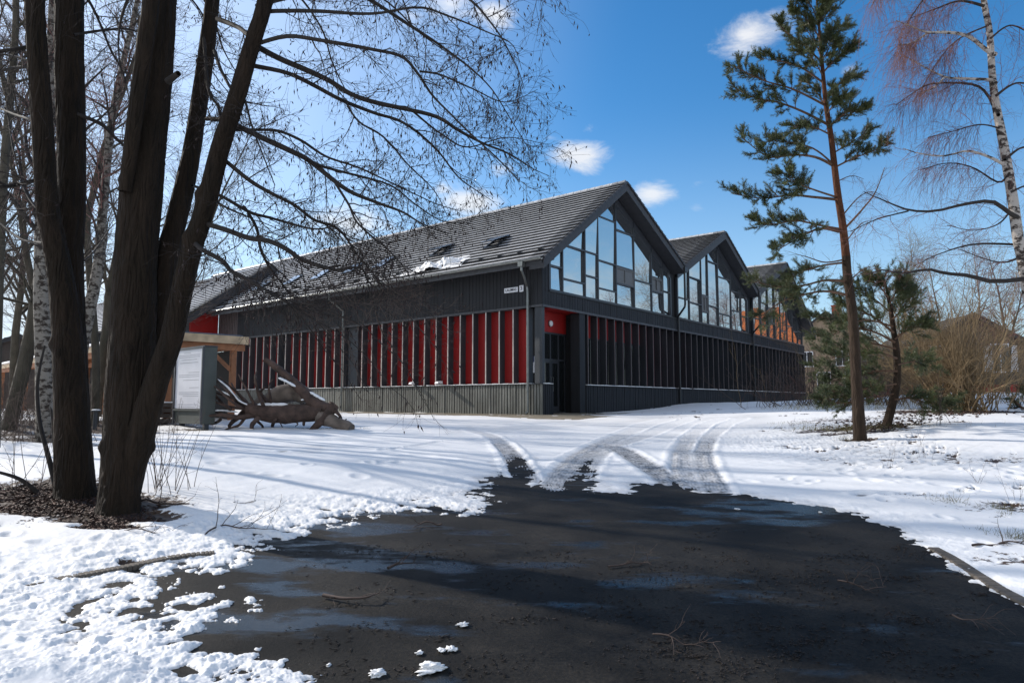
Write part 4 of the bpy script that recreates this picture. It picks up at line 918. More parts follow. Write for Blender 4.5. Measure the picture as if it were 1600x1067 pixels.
limb([LP(395, 640, .6), LP(430, 622, .5), LP(462, 612, .5), LP(480, 625, .4)], [.12, .27, .28, .2], M['oldwood'], 'trunk', k=16, rough=.08)
for pts, r0, r1 in [([(400, 640), (375, 632), (355, 610), (338, 595)], .07, .02), ([(395, 648), (370, 652), (345, 648), (320, 650)], .08, .03), ([(398, 642), (372, 625), (350, 618), (330, 610)], .06, .02), ([(405, 652), (395, 662), (393, 668)], .07, .05),
                    ([(380, 645), (368, 655), (358, 666)], .08, .05), ([(430, 655), (426, 665), (427, 672)], .05, .04), ([(475, 655), (474, 662), (475, 664)], .04, .03), ([(390, 634), (378, 620), (366, 606), (362, 598)], .05, .015), ([(360, 640), (345, 628), (334, 615), (326, 612)], .05, .015), ([(410, 630), (402, 610), (397, 596)], .05, .02), ([(418, 628), (408, 612), (415, 604)], .05, .02), ([(455, 655), (465, 662), (462, 666)], .02, .01), ([(440, 655), (438, 662), (443, 668)], .02, .01), ([(412, 634), (404, 612), (398, 590), (402, 578)], .05, .012), ([(400, 636), (384, 606), (372, 584)], .045, .012), ([(396, 640), (368, 612), (344, 588)], .04, .01), ([(392, 645), (360, 626), (336, 604), (322, 598)], .045, .012), ([(425, 630), (420, 606), (426, 592)], .04, .01), ([(385, 650), (372, 664), (352, 672)], .05, .02), ([(400, 655), (410, 666), (404, 674)], .045, .02), ([(388, 640), (352, 634), (322, 622)], .04, .012), ([(520, 640), (530, 648), (534, 655)], .06, .02), ([(535, 660), (540, 655), (541, 654)], .03, .01), ([(345, 655), (332, 662), (318, 660)], .05, .02), ([(352, 650), (335, 640), (322, 632)], .05, .02)]:
    limb([LP(a, c, prng.normal(0, .25)) for a, c in pts], [r0, (r0 + r1) / 2, r1], M['rootwood'], 'root', n=12, k=7, rough=.025)
def snow_on(pts, w, name='snow_patch', parent=None, h=.05):
    P = smooth_path(pts, 16); R = np.interp(np.linspace(0, 1, 16), [0, .15, .85, 1], [w * .2, w, w, w * .2]) * prng.uniform(.8, 1.2, 16); T_ = Tubes(); T_.add(P, R, 8); V_, Q_ = T_.mesh(name, None)
    c = np.repeat(P, 8, axis=0); V_[:, 2] = c[:, 2] + (V_[:, 2] - c[:, 2]) * .6
    return link(name, np_mesh(name, V_, Q_, mats=[M['snowcap']], smooth=True), parent)
for pts, w in [([(402, 634), (425, 634), (450, 634)], .07), ([(435, 592), (448, 598), (462, 606)], .05), ([(484, 614), (497, 622), (508, 628)], .05), ([(340, 594), (357, 608), (374, 628), (395, 637)], .03), ([(322, 646), (345, 643), (372, 646)], .04), ([(332, 607), (350, 615), (366, 622)], .03), ([(470, 627), (478, 626), (486, 628)], .04)]:
    snow_on([LP(a, c - 2, -.03) for a, c in pts], w, parent=log)

# small bollard with a snow cap
p = ground(148, 672); o = empty('bollard', p, 'dark bollard with a cap of snow between the alder trunks', 'bollard'); hb = at(148, 641, p[1])[2] - p[2]
b = MB(); b.tube([(0, 0, -.1), (0, 0, hb - .03)], .05, 12); b.build('post', M['frame'], o); b = MB(); b.tube([(0, 0, hb - .03), (0, 0, hb)], .11, 16); b.build('cap', M['frame'], o); b = MB(); b.tube([(0, 0, hb + .001), (0, 0, hb + .02), (0, 0, hb + .03)], [.11, .09, .04], 16); b.build('snow_cover', M['snowcap'], o, smooth=True)
# stack of sleepers
p = ground(248, 662); o = empty('timber_stack', p, 'low stack of dark snow topped timbers left of the information board', 'timber stack', rz=radians(20)); b = MB()
for k in range(4): b.box(-.9, .9, -.25 + .04 * (k % 2), .25, .02 + .15 * k, .14 + .15 * k)
b.build('timbers', M['housewood'], o, .01); b = MB(); b.box(-.88, .88, -.2, .22, .594, .63); b.build('snow_cover', M['snowcap'], o, .01)

# ------------------------------------------------------------------ distant houses
def house(name, base, rz, w, l, hw, hr, mw, mr, label, over=.4, chim=(), wins=(), foot=None, roofname='roof'):
    o = empty(name, base, label, 'house', rz=rz); b = MB()
    b.box(-w / 2, w / 2, 0, l, -1.5, hw); b.quadpts([(-w / 2, 0, hw), (w / 2, 0, hw), (0, 0, hr)]); b.quadpts([(-w / 2, l, hw), (0, l, hr), (w / 2, l, hw)]); b.build('wall', mw, o)
    sl_h = (hr - hw) / (w / 2)
    for sg in (-1, 1):
        e = (sg * (w / 2 + over), hw - over * sl_h + .05); r = (0, hr + .05)
        courses(e, r, -over, l + over, roofname, o, gauge=.4, mats=[mr, M['tile_edge']])
        barge(e, r, -over, o, .25)
    for (x, y, cw, ch) in chim:
        zb = hr - abs(x) * sl_h - .4; b = MB(); b.box(x - cw, x + cw, y - cw, y + cw, zb, zb + ch + .4); b.box(x - cw - .08, x + cw + .08, y - cw - .08, y + cw + .08, zb + ch + .4, zb + ch + .52); b.build('chimney', M['chimney'], o)
    for (x, z, ww, wh, shut) in wins:
        b = MB(); t_ = .09
        b.box(x - ww / 2 - t_, x - ww / 2, -.05, -.004, z - t_, z + wh + t_); b.box(x + ww / 2, x + ww / 2 + t_, -.05, -.004, z - t_, z + wh + t_); b.box(x - ww / 2, x + ww / 2, -.05, -.004, z - t_, z); b.box(x - ww / 2, x + ww / 2, -.05, -.004, z + wh, z + wh + t_); b.box(x - .025, x + .025, -.045, -.006, z, z + wh)
        fr_ = b.build('window', M['white'], o); b = MB(); b.quadpts([(x - ww / 2, -.02, z), (x + ww / 2, -.02, z), (x + ww / 2, -.02, z + wh), (x - ww / 2, -.02, z + wh)]); b.build('pane', M['darkglass'], fr_)
        if shut:
            for sg in (-1, 1):
                b = MB(); xc = x + sg * (ww / 2 + t_ + .22)
                for k in range(int(wh / .12)): b.box(xc - .2, xc + .2, -.06, -.01, z + k * .12, z + k * .12 + .09)
                b.build('shutter', M['white'], o)
    if foot: b = MB(); b.box(-w / 2 - .05, w / 2 + .05, -.06, l + .05, -1.5, foot[0]); b.build('footing', foot[1], o)
    return o
# brown wooden house at the right
q = at(1524, 612, 44); zb = q[2]
house('wooden_house', (q[0], q[1], zb), radians(-8), 7.8, 9, 2.7, 5.0, M['housewood'], M['greyroof'], 'brown wooden house with white shutters and red footing behind the big shrub', wins=[(1.6, 1.3, .95, 1.7, True), (-2.2, 1.3, .95, 1.6, False)], foot=(.45, M['redbase']))
q = at(1296, 622, 78)
house('plastered_house', (q[0], q[1], q[2] - .5), radians(-30), 10, 14, 6.6, 10.4, M['beige'], M['greyroof'], 'beige plastered house with two orange brick chimneys behind the far end of the hall', chim=[(-2.5, 1.5, .55, 1.4), (.9, 3, .5, 1.6)], wins=[(-3.4, 1.2, 1.3, 2.2, False), (-.5, 1.2, 1.3, 2.2, False), (2.4, 1.2, 1.3, 2.2, False), (-2.2, 4.2, 1.2, 1.6, False), (1.5, 4.2, 1.2, 1.6, False)])
house('orange_roofed_house', (92, 91, .9), radians(34), 17, 13, 9, 16.5, M['chimney'], M['brick_orange'], 'large house with an orange tiled roof mirrored in the far gable window', chim=[(-3, 6, .6, 1.2), (3, 12, .6, 1.2)])
q = at(24, 600, 46)
house('snowy_shed', (q[0], q[1], q[2] - 1), radians(40), 8, 12, 2.4, 4.3, M['housewood'], wm, 'small outbuilding with a snowy roof far behind the canopy at the left edge')
# ------------------------------------------------------------------ trees
trng = np.random.default_rng(77)
WS = 1.0
def pxpath(px, d0, d1=None, n=None, dj=0, width=None, jit=0):
    """world path and radii from outline points (u, v, width px), drifting in depth d0 -> d1"""
    m = len(px); d1 = d0 if d1 is None else d1; ds = np.linspace(d0, d1, m)
    if dj: ds = ds + np.concatenate([[0], np.cumsum(trng.normal(0, dj, m - 1))])
    P = np.array([at(p[0], p[1], d) for p, d in zip(px, ds)]); n = n or m * 4
    P2 = smooth_path(P, n, jit)
    R = None
    if len(px[0]) > 2:
        Rp = np.array([p[2] * WS / 2 * d / F for p, d in zip(px, ds)]); R = np.interp(np.linspace(0, m - 1, n), np.arange(m), Rp)
    return P2, R
def twigs(tree, P, R, n1=10, L1=(.35, 1.1), n2=6, L2=(.12, .45), r1=.006, r2=.0022, grav1=.02, grav2=.0, cat=0, name='twigs', m='twig', org=None, k1=4, curl=.16, lo=.12, n3=0, L3=(.08, .25), am=.85, r3=None, hang=False, flat=0):
    """side branches, twigs (and catkins) along the limb paths P (M,n,3)"""
    T_ = Tubes(); p, d, rad, u = spawn(P, R, n1, lo, .99, am, .25, trng, flat)
    Ln = trng.uniform(*L1, len(p)) * (1.15 - .55 * u); B = wander(p, d, Ln, 8, curl, grav1, trng)
    br = np.minimum(rad * .6, r1 * trng.uniform(.6, 1.3, len(p))); RB = taper(br, r2 * .6, 8, len(p)); T_.add(B, RB, k1)
    ends = [(B, RB)]
    p, d, rad, u = spawn(B, RB, n2, .1, 1, .75, .3, trng); Ln = trng.uniform(*L2, len(p)); C = wander(p, d, Ln, 5, curl * 1.1, grav2, trng); RC = taper(np.minimum(rad * .8, r2), r2 * .45, 5, len(p)); T_.add(C, RC, 3)
    last = (C, RC)
    if n3:
        p, d, rad, u = spawn(C, RC, n3, .1, 1, .7, .3, trng); Ln = trng.uniform(*L3, len(p)); E_ = wander(p, d, Ln, 4, curl, grav2, trng); RE = taper(r3 or r2 * .6, r2 * .35, 4, len(p)); T_.add(E_, RE, 3); last = (E_, RE)
    T_.build(name, M[m], tree, origin=org)
    if cat:
        E_ = last[0]; sel = trng.random(len(E_)) < cat; q = E_[sel][:, -1]; dd = trng.normal(0, .35, q.shape) + A3(0, 0, -1)
        V_, T3 = diamonds(q, dd, trng.uniform(.03, .075, len(q)), .0075); V_ = V_ - (org if org is not None else 0)
        o = link('catkins', np_mesh('catkins', V_, None, T3, [M['catkin']]), tree); o['kind'] = 'stuff'
def limbs_obj(tree, L, m, org, name='limb', k=7):
    for P, R in L:
        T_ = Tubes(); T_.add(P, R, k); T_.build(name, M[m], tree, origin=org, rough=.003)
def resamp(P, n): 
    return np.stack([np.interp(np.linspace(0, 1, n), np.linspace(0, 1, len(P)), P[:, a]) for a in range(3)], 1)
def stackp(L, n=16):
    return np.stack([resamp(P, n) for P, R in L]), np.stack([np.interp(np.linspace(0, 1, n), np.linspace(0, 1, len(R)), R) for P, R in L])
def trunk_mesh(tree, P, R, m, org, k=20, flare=0, rough=.012, name='trunk', ridge=0):
    if ridge: N_ = 210; t_ = np.linspace(0, 1, N_) ** 1.25; P = np.stack([np.interp(t_, np.linspace(0, 1, len(P)), P[:, a]) for a in range(3)], 1); R = np.interp(t_, np.linspace(0, 1, len(R)), R); k = 56
    n = len(P); T_ = Tubes(); T_.add(P, R, k); V_, Q_ = T_.mesh(name, None)
    C = np.repeat(P, k, axis=0); off = V_ - C; a = np.arctan2(off[:, 1], off[:, 0]); z = V_[:, 2]; Rr = np.repeat(R, k)
    f = 1 + .07 * fbm(np.cos(a) * 1.3 + 7 * R[0], z * .7 + np.sin(a) * 1.3, 1, 3, 14)
    h = z - P[0][2]
    if flare: f = f + flare * np.exp(-np.clip(h, 0, 9) / .26) * (.55 + .6 * np.cos(a * 3 + 1.1) * np.cos(a * 2))
    f = f + rough * np.abs(fbm(np.cos(a) * 3, z * 1.1 + np.sin(a) * 3, .5, 3, 24)) * 3
    if ridge:
        u_c = np.cos(a) * Rr; u_s = np.sin(a) * Rr
        rg = np.abs(fbm(u_c * 1.0 + u_s * .7, z * .16 + u_s * .8, .035, 3, 71)) ; rg2 = np.abs(fbm(u_s * 1.0 - u_c * .6, z * .2 - u_c, .05, 3, 81))
        f = f + ridge * (1 - 2.2 * np.minimum(rg, rg2)) / Rr
        for kk in range(7):      # knots and burrs
            ka, kz = trng.uniform(-pi, pi), trng.uniform(.3, 4.5); dd_ = np.angle(np.exp(1j * (a - ka))) * Rr; f = f + .035 / Rr * np.exp(-((dd_ / .05) ** 2 + ((h - kz) / .06) ** 2))
    V_ = C + off * f[:, None]
    o = link(name, np_mesh(name, V_ - org, Q_, mats=[M[m]], smooth=True), tree); return o

# ---- the alder clump at the left: left pair
D1 = 8.3
b1 = ground(118, 776); D1 = b1[1]; org = A3(*b1)
t1 = empty('alder_tree', org, 'left alder with two thick dark trunks rising from one base by the leaf litter', 'tree', 'alder trees in the left foreground')
PA, RA = pxpath([(120, 792, 74), (118, 765, 58), (114, 700, 54), (110, 600, 48), (103, 500, 44), (94, 430, 38), (83, 370, 35), (74, 320, 34), (66, 200, 32), (60, 100, 31), (54, 0, 31), (48, -150, 28), (40, -400, 22), (36, -700, 12)], D1, D1 - .3, 64)
PB, RB_ = pxpath([(122, 790, 66), (122, 765, 52), (118, 700, 48), (114, 600, 46), (111, 500, 42), (109, 400, 40), (112, 320, 42), (111, 200, 44), (109, 100, 46), (108, 0, 48), (104, -150, 42), (98, -400, 32), (95, -700, 16)], D1 + .12, D1 + .4, 64)
trunk_mesh(t1, PA, RA * .84, 'alderbark', org, flare=.25, ridge=.014); trunk_mesh(t1, PB, RB_ * .84, 'alderbark', org, flare=.25, ridge=.014)
WS = .78
LA = [pxpath([(54, 72, 9), (20, 78, 8), (-30, 84, 6), (-90, 92, 3)], D1, D1 - .6, 20, .05), pxpath([(56, 104, 8), (20, 107, 7), (-40, 118, 5), (-80, 112, 2)], D1, D1 + .8, 20, .05), pxpath([(56, 100, 6), (20, 88, 5), (-30, 80, 3)], D1, D1 + .5, 16), pxpath([(70, 278, 9), (30, 288, 8), (0, 292, 7), (-60, 290, 3)], D1, D1 - .8, 20, .05),
      pxpath([(120, 178, 8), (159, 195, 8), (180, 216, 7), (200, 235, 4), (216, 262, 2)], D1 + .2, D1 + 1.0, 20), pxpath([(120, -20, 7), (138, 0, 6), (156, 36, 5), (174, 81, 4), (192, 114, 3), (205, 170, 2)], D1 + .2, D1 + .9, 20), pxpath([(115, 55, 7), (160, 48, 5), (200, 46, 4), (240, 60, 2)], D1 + .2, D1 + 1.4, 20),
      pxpath([(60, 190, 6), (20, 178, 5), (-20, 160, 3)], D1, D1 + 1.5, 16), pxpath([(66, 380, 6), (30, 372, 5), (-10, 340, 3)], D1, D1 + 1, 16), pxpath([(58, -60, 9), (10, -30, 7), (-40, 10, 4)], D1, D1 - .4, 16), pxpath([(112, -140, 10), (170, -110, 8), (240, -60, 6), (300, 0, 4), (340, 60, 2)], D1 + .2, D1 + 1.5, 20),
      pxpath([(70, 340, 5), (40, 300, 4), (20, 230, 3), (10, 160, 2)], D1, D1 + 1.2, 16), pxpath([(100, 420, 4), (140, 400, 3), (170, 360, 2)], D1, D1 + 1.5, 16)]
limbs_obj(t1, LA, 'alderlimb', org); Ps, Rs = stackp(LA); twigs(t1, Ps, Rs, 16, (.4, 1.3), 7, (.15, .5), .007, .0028, .01, cat=.25, org=org, m='aldertwig')
WS = 1.0
# ---- right alder with four stems
b2 = ground(185, 801); D2 = b2[1]; org = A3(*b2)
t2 = empty('alder_tree', org, 'right alder with a fat main trunk and two slimmer leaning stems and long drooping limbs', 'tree', 'alder trees in the left foreground')
PC, RC = pxpath([(184, 820, 74), (187, 790, 58), (190, 740, 58), (196, 680, 64), (203, 600, 70), (208, 500, 68), (212, 400, 64), (221, 300, 64), (230, 220, 58), (238, 150, 55), (250, 0, 54), (258, -150, 46), (270, -400, 34), (280, -700, 14)], D2, D2 + .2, 70)
PD, RD_ = pxpath([(192, 795, 44), (206, 720, 48), (216, 660, 46), (226, 600, 44), (240, 520, 40), (252, 450, 36), (261, 400, 34), (274, 350, 32), (286, 300, 31), (299, 240, 28), (307, 190, 27), (316, 130, 26), (322, 90, 26), (332, 0, 23), (346, -150, 20), (370, -400, 14), (385, -600, 6)], D2 + .14, D2 + .8, 64)
PE, RE_ = pxpath([(190, 800, 40), (200, 745, 46), (213, 700, 48), (228, 650, 44), (247, 590, 38), (268, 530, 36), (283, 460, 34), (297, 400, 32), (312, 350, 31), (327, 300, 31), (342, 240, 30), (356, 195, 29), (371, 150, 29), (385, 100, 27), (397, 60, 26), (415, 0, 25), (440, -150, 21), (480, -400, 15), (510, -600, 6)], D2 + .06, D2 - .45, 64)
trunk_mesh(t2, PC, RC * .88, 'alderbark', org, flare=.36, ridge=.016); trunk_mesh(t2, PD, RD_ * .88, 'alderbark', org, ridge=.009); trunk_mesh(t2, PE, RE_ * .86, 'alderbark', org, ridge=.010)
PG, RG = pxpath([(196, 300, 20), (206, 220, 22), (216, 150, 24), (228, 60, 26), (236, 0, 26), (240, -150, 22)], D2 - .12, D2 - .3, 30); trunk_mesh(t2, PG, RG, 'alderbark', org, k=14)
limb_stub = [pxpath([(262, 128, 12), (272, 120, 10), (279, 115, 9)], D2, D2 - .1, 6)]
DE = D2 - .2
WS = .76
LM = [pxpath([(410, 24, 9), (424, 18, 9), (498, 18, 8), (581, 22, 6), (652, 12, 5), (700, 25, 4), (760, 50, 3), (800, 70, 2), (815, 110, 1)], DE, DE - 1.0, 36, .06),
      pxpath([(400, 74, 9), (408, 67, 9), (451, 57, 9), (498, 63, 8), (546, 71, 8), (589, 79, 7), (628, 89, 7), (652, 114, 6), (676, 150, 5), (707, 181, 4), (739, 213, 4), (780, 250, 3), (812, 285, 1.5)], DE, DE - .4, 44, .06),
      pxpath([(398, 70, 13), (408, 77, 13), (439, 93, 12), (479, 110, 12), (514, 126, 11), (550, 148, 10), (589, 161, 10), (636, 171, 9), (683, 183, 8), (715, 203, 7), (754, 224, 5), (794, 240, 4), (833, 264, 2), (858, 275, 1)], DE, DE + .6, 48, .06),
      pxpath([(388, 102, 10), (400, 104, 10), (447, 114, 9), (487, 132, 9), (534, 157, 8), (585, 177, 7), (624, 189, 6), (660, 213, 5), (691, 244, 4), (715, 276, 3), (746, 299, 2), (772, 316, 1)], DE, DE + 1.2, 44, .06),
      pxpath([(355, 190, 12), (369, 196, 12), (411, 216, 12), (450, 234, 12), (480, 249, 11), (514, 276, 10), (546, 299, 9), (585, 315, 7), (628, 331, 5), (660, 350, 3), (700, 365, 1.5)], DE + .1, DE - .5, 40, .06),
      pxpath([(350, 198, 7), (365, 203, 7), (400, 203, 6), (435, 205, 6), (471, 220, 6), (510, 245, 5), (560, 262, 4), (620, 290, 3), (680, 318, 2), (720, 330, 1)], DE + .1, DE + 1.0, 40, .06),
      pxpath([(335, 236, 8), (348, 248, 9), (390, 282, 9), (426, 303, 8), (459, 320, 7), (490, 343, 6), (522, 354, 6), (539, 369, 5), (559, 400, 4), (585, 430, 3), (604, 470, 1.5)], DE, DE + .7, 40, .06),
      pxpath([(322, 300, 7), (345, 306, 7), (389, 331, 7), (421, 340, 6), (453, 349, 5), (484, 357, 4), (512, 356, 3), (550, 340, 1.5)], DE, DE + 1.3, 30, .06),
      pxpath([(318, 348, 11), (323, 350, 11), (355, 360, 11), (389, 372, 11), (418, 376, 11), (447, 389, 10), (470, 405, 9), (499, 415, 8), (527, 422, 6), (550, 418, 5), (566, 420, 4), (575, 440, 3), (590, 452, 1.5)], DE, DE - .7, 40, .05),
      pxpath([(305, 380, 10), (316, 390, 10), (349, 409, 10), (361, 423, 9), (389, 438, 8), (412, 451, 6), (427, 461, 5), (453, 470, 3), (490, 476, 1.5)], DE, DE - 1.0, 32, .05),
      pxpath([(380, 322, 5), (387, 331, 6), (401, 357, 7), (407, 389, 6), (421, 418, 5), (441, 443, 4), (458, 464, 3), (500, 475, 2), (530, 500, 1)], DE + .4, DE + .2, 30, .05),
      pxpath([(376, 140, 6), (385, 165, 5), (393, 195, 4), (410, 240, 3), (430, 290, 2)], DE, DE - .6, 20, .04), pxpath([(340, 30, 11), (370, 42, 10), (388, 55, 9)], DE + .5, DE, 12), pxpath([(335, 80, 8), (345, 110, 7), (362, 140, 6)], DE + .5, DE, 10),
      pxpath([(323, 186, 9), (340, 186, 9), (355, 190, 9)], DE + .4, DE + .1, 8), pxpath([(300, 290, 6), (320, 298, 6), (345, 320, 5), (390, 340, 3)], DE + .5, DE + 1.4, 14), pxpath([(318, 60, 6), (326, 140, 7), (340, 165, 6), (344, 185, 5)], DE + .5, DE + .3, 14),
      pxpath([(540, 160, 5), (560, 190, 4), (600, 215, 4), (640, 260, 3), (680, 300, 2), (700, 340, 1)], DE + .3, DE + .9, 26, .05), pxpath([(480, 250, 7), (510, 262, 6), (560, 275, 5), (610, 290, 4), (650, 320, 3), (690, 345, 2), (740, 350, 1)], DE - .1, DE + .8, 30, .05),
      pxpath([(520, 280, 6), (545, 320, 5), (560, 350, 4), (600, 385, 3), (625, 410, 2), (640, 430, 1)], DE - .2, DE - .2, 26, .05), pxpath([(655, 112, 5), (690, 118, 4), (740, 140, 3), (790, 160, 2), (840, 140, 1)], DE - .2, DE + .2, 24, .05), pxpath([(640, 170, 5), (690, 210, 4), (730, 230, 3), (790, 215, 2), (850, 225, 1)], DE + .4, DE, 24, .05),
      # limbs entering from above the frame
      pxpath([(425, -60, 12), (480, -40, 10), (560, -10, 8), (640, 40, 7), (700, 80, 5), (760, 130, 3), (800, 190, 2), (830, 240, 1)], DE - .1, DE + .8, 36, .06), pxpath([(430, -100, 13), (520, -90, 11), (620, -50, 9), (720, -10, 6), (770, 40, 4), (805, 100, 2), (820, 140, 1)], DE - .1, DE - .9, 36, .06),
      pxpath([(440, -200, 13), (540, -210, 11), (660, -160, 9), (740, -110, 6), (800, -70, 4), (835, -20, 2), (850, 10, 1)], DE - .1, DE + .3, 36, .06), pxpath([(400, 10, 8), (460, -5, 7), (540, -20, 5), (600, 0, 4), (660, 55, 3), (710, 90, 1.5)], DE, DE + 1.6, 30, .06),
      pxpath([(330, -40, 8), (370, -50, 7), (450, -20, 5), (500, 40, 4), (520, 100, 3), (545, 150, 1.5)], DE + .7, DE + 1.6, 26, .06), pxpath([(250, -60, 9), (290, -40, 7), (330, 20, 5), (350, 80, 3), (380, 130, 1.5)], DE + .5, DE + 2.2, 26, .06), pxpath([(236, -40, 8), (200, 0, 6), (185, 60, 4), (190, 120, 2)], DE + .3, DE + 1.8, 20, .06),
      pxpath([(345, -150, 10), (420, -180, 8), (520, -140, 6), (600, -60, 4), (640, 30, 3), (655, 90, 1.5)], DE + .7, DE + 2, 30, .06)]
WS = 1.0
limbs_obj(t2, LM + limb_stub, 'alderlimb', org)
Ps, Rs = stackp(LM[:8] + LM[8:11] + LM[16:], 20)
twigs(t2, Ps, Rs, 18, (.28, .78), 8, (.10, .38), .0066, .0027, -.01, -.01, cat=.42, m='aldertwig', org=org, curl=.17, n3=2, L3=(.05, .16))
Ps, Rs = stackp(LM[11:16] + [LM[6], LM[9]], 16); twigs(t2, Ps, Rs, 12, (.25, .8), 6, (.1, .3), .0055, .0026, -.01, cat=.2, m='aldertwig', org=org)
# long hanging branchlets in front of the wall
sp_, sd__, _, _ = spawn(*stackp([LM[8], LM[9], LM[6]], 20), 7, .35, 1, .7, .2, trng)
PH = wander(sp_, sd__ + A3(.5, 0, -.7), trng.uniform(.8, 1.7, len(sp_)), 12, .12, -.03, trng); RH = taper(.006, .002, 12, len(sp_)); 
T_ = Tubes(); T_.add(PH, RH, 4); T_.build('drooping_branches', M['alderlimb'], t2, origin=org); twigs(t2, PH, RH, 12, (.15, .5), 5, (.08, .25), .003, .0016, 0, cat=.25, org=org)
# upper crowns out of frame, for their shadow
def crown_above(tree, P, R, org, n=16, L=(1.2, 3.2)):
    P_, R_ = stackp([(P[int(len(P) * .84):], R[int(len(R) * .84):])], 16); p, d, rad, u = spawn(P_, R_, n, 0, 1, 1.0, .2, trng); B = wander(p, d, trng.uniform(*L, len(p)), 10, .13, .04, trng); RB = taper(np.minimum(rad * .5, .03), .004, 10, len(p))
    T_ = Tubes(); T_.add(B, RB, 5); T_.build('upper_branches', M['alderlimb'], tree, origin=org); twigs(tree, B, RB, 8, (.4, 1.1), 5, (.15, .5), .007, .003, 0, org=org)
for P, R in ((PA, RA), (PB, RB_)): crown_above(t1, P, R, A3(*b1), 8)
for P, R in ((PC, RC), (PD, RD_), (PE, RE_)): crown_above(t2, P, R, org, 8)
# thin straight shoots at the alder feet
def shoots(name, uv, n, sp, L, label, cat, m='twig', r=.004, lean=.25, sub=2, d=None, leafy=False, curl=.06):
    p0 = ground(*uv); o = empty(name, p0, label, cat); org = A3(*p0); q = np.zeros((n, 3)); q[:, 0] = p0[0] + trng.normal(0, sp[0], n); q[:, 1] = p0[1] + trng.normal(0, sp[1], n); q[:, 2] = g(q[:, 0], q[:, 1]) - .02
    dd = trng.normal(0, lean, (n, 3)); dd[:, 2] = 1; P = wander(q, dd, trng.uniform(*L, n), 9, curl, .01, trng); R = taper(r, r * .35, 9, n); T_ = Tubes(); T_.add(P, R, 4)
    if sub:
        p, d_, rad, u = spawn(P, R, sub, .25, .95, .6, .2, trng); B = wander(p, d_, trng.uniform(.1, .35, len(p)) * L[1] * .8, 6, .1, .02, trng); T_.add(B, taper(rad * .6, r * .2, 6, len(p)), 3)
        p, d_, rad, u = spawn(B, taper(rad * .6, r * .2, 6, len(p)), 2, .2, .95, .6, .2, trng); B = wander(p, d_, trng.uniform(.04, .15, len(p)) * L[1] * .8, 4, .1, .02, trng); T_.add(B, taper(r * .35, r * .2, 4, len(p)), 3)
    T_.build('stems', M[m], o, origin=org); return o
shoots('young_shoots', (252, 770), 26, (.22, .22), (.5, 1.15), 'sheaf of thin bare shoots growing at the right foot of the fat alder', 'shoots', r=.0045, lean=.2)
shoots('young_shoots', (82, 765), 16, (.3, .3), (.5, 1.4), 'bare brown shoots at the left foot of the left alder', 'shoots', r=.005, lean=.22)
p0 = ground(90, 760); o = empty('bent_sapling', p0, 'slim dark sapling leaning left in front of the birch trunk', 'sapling'); org = A3(*p0)
limbs_obj(o, [pxpath([(88, 765, 9), (80, 730, 8), (72, 700, 7), (62, 660, 6), (58, 600, 5), (70, 540, 3)], p0[1], p0[1] + .2, 20), pxpath([(90, 760, 5), (87, 720, 4), (84, 690, 4), (80, 640, 3)], p0[1], p0[1] + .1, 14)], 'alderlimb', org, 'stem')
p0 = ground(64, 772); o = empty('bent_sapling', p0, 'dark bare stem arching in from the left edge to the leaf litter', 'sapling'); org = A3(*p0)
limbs_obj(o, [pxpath([(66, 778, 8), (50, 762, 7), (30, 748, 6), (0, 738, 5), (-60, 725, 4)], p0[1], p0[1] - .1, 20)], 'alderlimb', org, 'stem')

# fallen branches
def fallen(name, px, label, w=4, n1=8, L1=(.1, .4), m='twig', h=.03, up=.25, arch=0):
    P = np.array([ground(u, v) for u, v in px]); n = 20; P = smooth_path(P, n); P[:, 2] = g(P[:, 0], P[:, 1]) + h + .06 * np.abs(fbm(P[:, 0], P[:, 1], .3, 2, 66)) + arch * np.sin(np.linspace(0, pi, n)); R = taper(w / 2 * P[0][1] / F, w * .12 * P[0][1] / F, n); org = P[0].copy(); org[2] -= h
    o = empty(name, org, label, 'branch', 'fallen branches'); T_ = Tubes(); T_.add(P, R, 6)
    p, d, rad, u = spawn(P[None], R[None], n1, .15, 1, .8, .2, trng, .4); d[:, 2] = np.abs(d[:, 2]) * .6 + up * trng.random(len(d)); B = wander(p, d, trng.uniform(*L1, len(p)), 7, .18, 0, trng); RB = taper(rad * .6, .0012, 7, len(p)); T_.add(B, RB, 4)
    p, d, rad, u = spawn(B, RB, 3, .2, 1, .7, .2, trng); C = wander(p, d, trng.uniform(.04, .16, len(p)), 5, .2, 0, trng); T_.add(C, taper(.0016, .001, 5, len(p)), 3)
    T_.build('branch_wood', M[m], o, origin=org)
    return o
fallen('fallen_branch', [(198, 786), (250, 792), (300, 795), (350, 792), (400, 790)], 'thin branch lying on the snow from the foot of the fat alder', 3.5, 9, (.1, .4))
fallen('fallen_branch', [(320, 842), (345, 828), (372, 830), (400, 834), (436, 838)], 'small upright-twigged branch on the snow left of the asphalt edge', 3, 8, (.2, .55), up=1.2)
fallen('fallen_branch', [(185, 836), (225, 840), (268, 836)], 'short twiggy branch on the snow below the leaf litter', 2.5, 5)
fallen('fallen_branch', [(505, 935), (540, 941), (575, 944), (586, 938)], 'thick broken stick on the wet asphalt at left centre', 6, 4, (.05, .2), h=.012, up=.1, m='twig')
fallen('fallen_branch', [(606, 899), (628, 893), (646, 886)], 'short thick stick on the asphalt near the snow islands', 5, 3, (.05, .2), h=.012, up=.1, m='twig')
fallen('fallen_branch', [(950, 888), (990, 884), (1018, 880)], 'thin stick lying in the middle of the asphalt', 3, 4, (.05, .2), h=.01, up=.1)
fallen('fallen_branch', [(1488, 965), (1510, 975), (1530, 990)], 'thin stick on the dark asphalt at the lower right', 3, 3, (.05, .2), h=.01, up=.1)
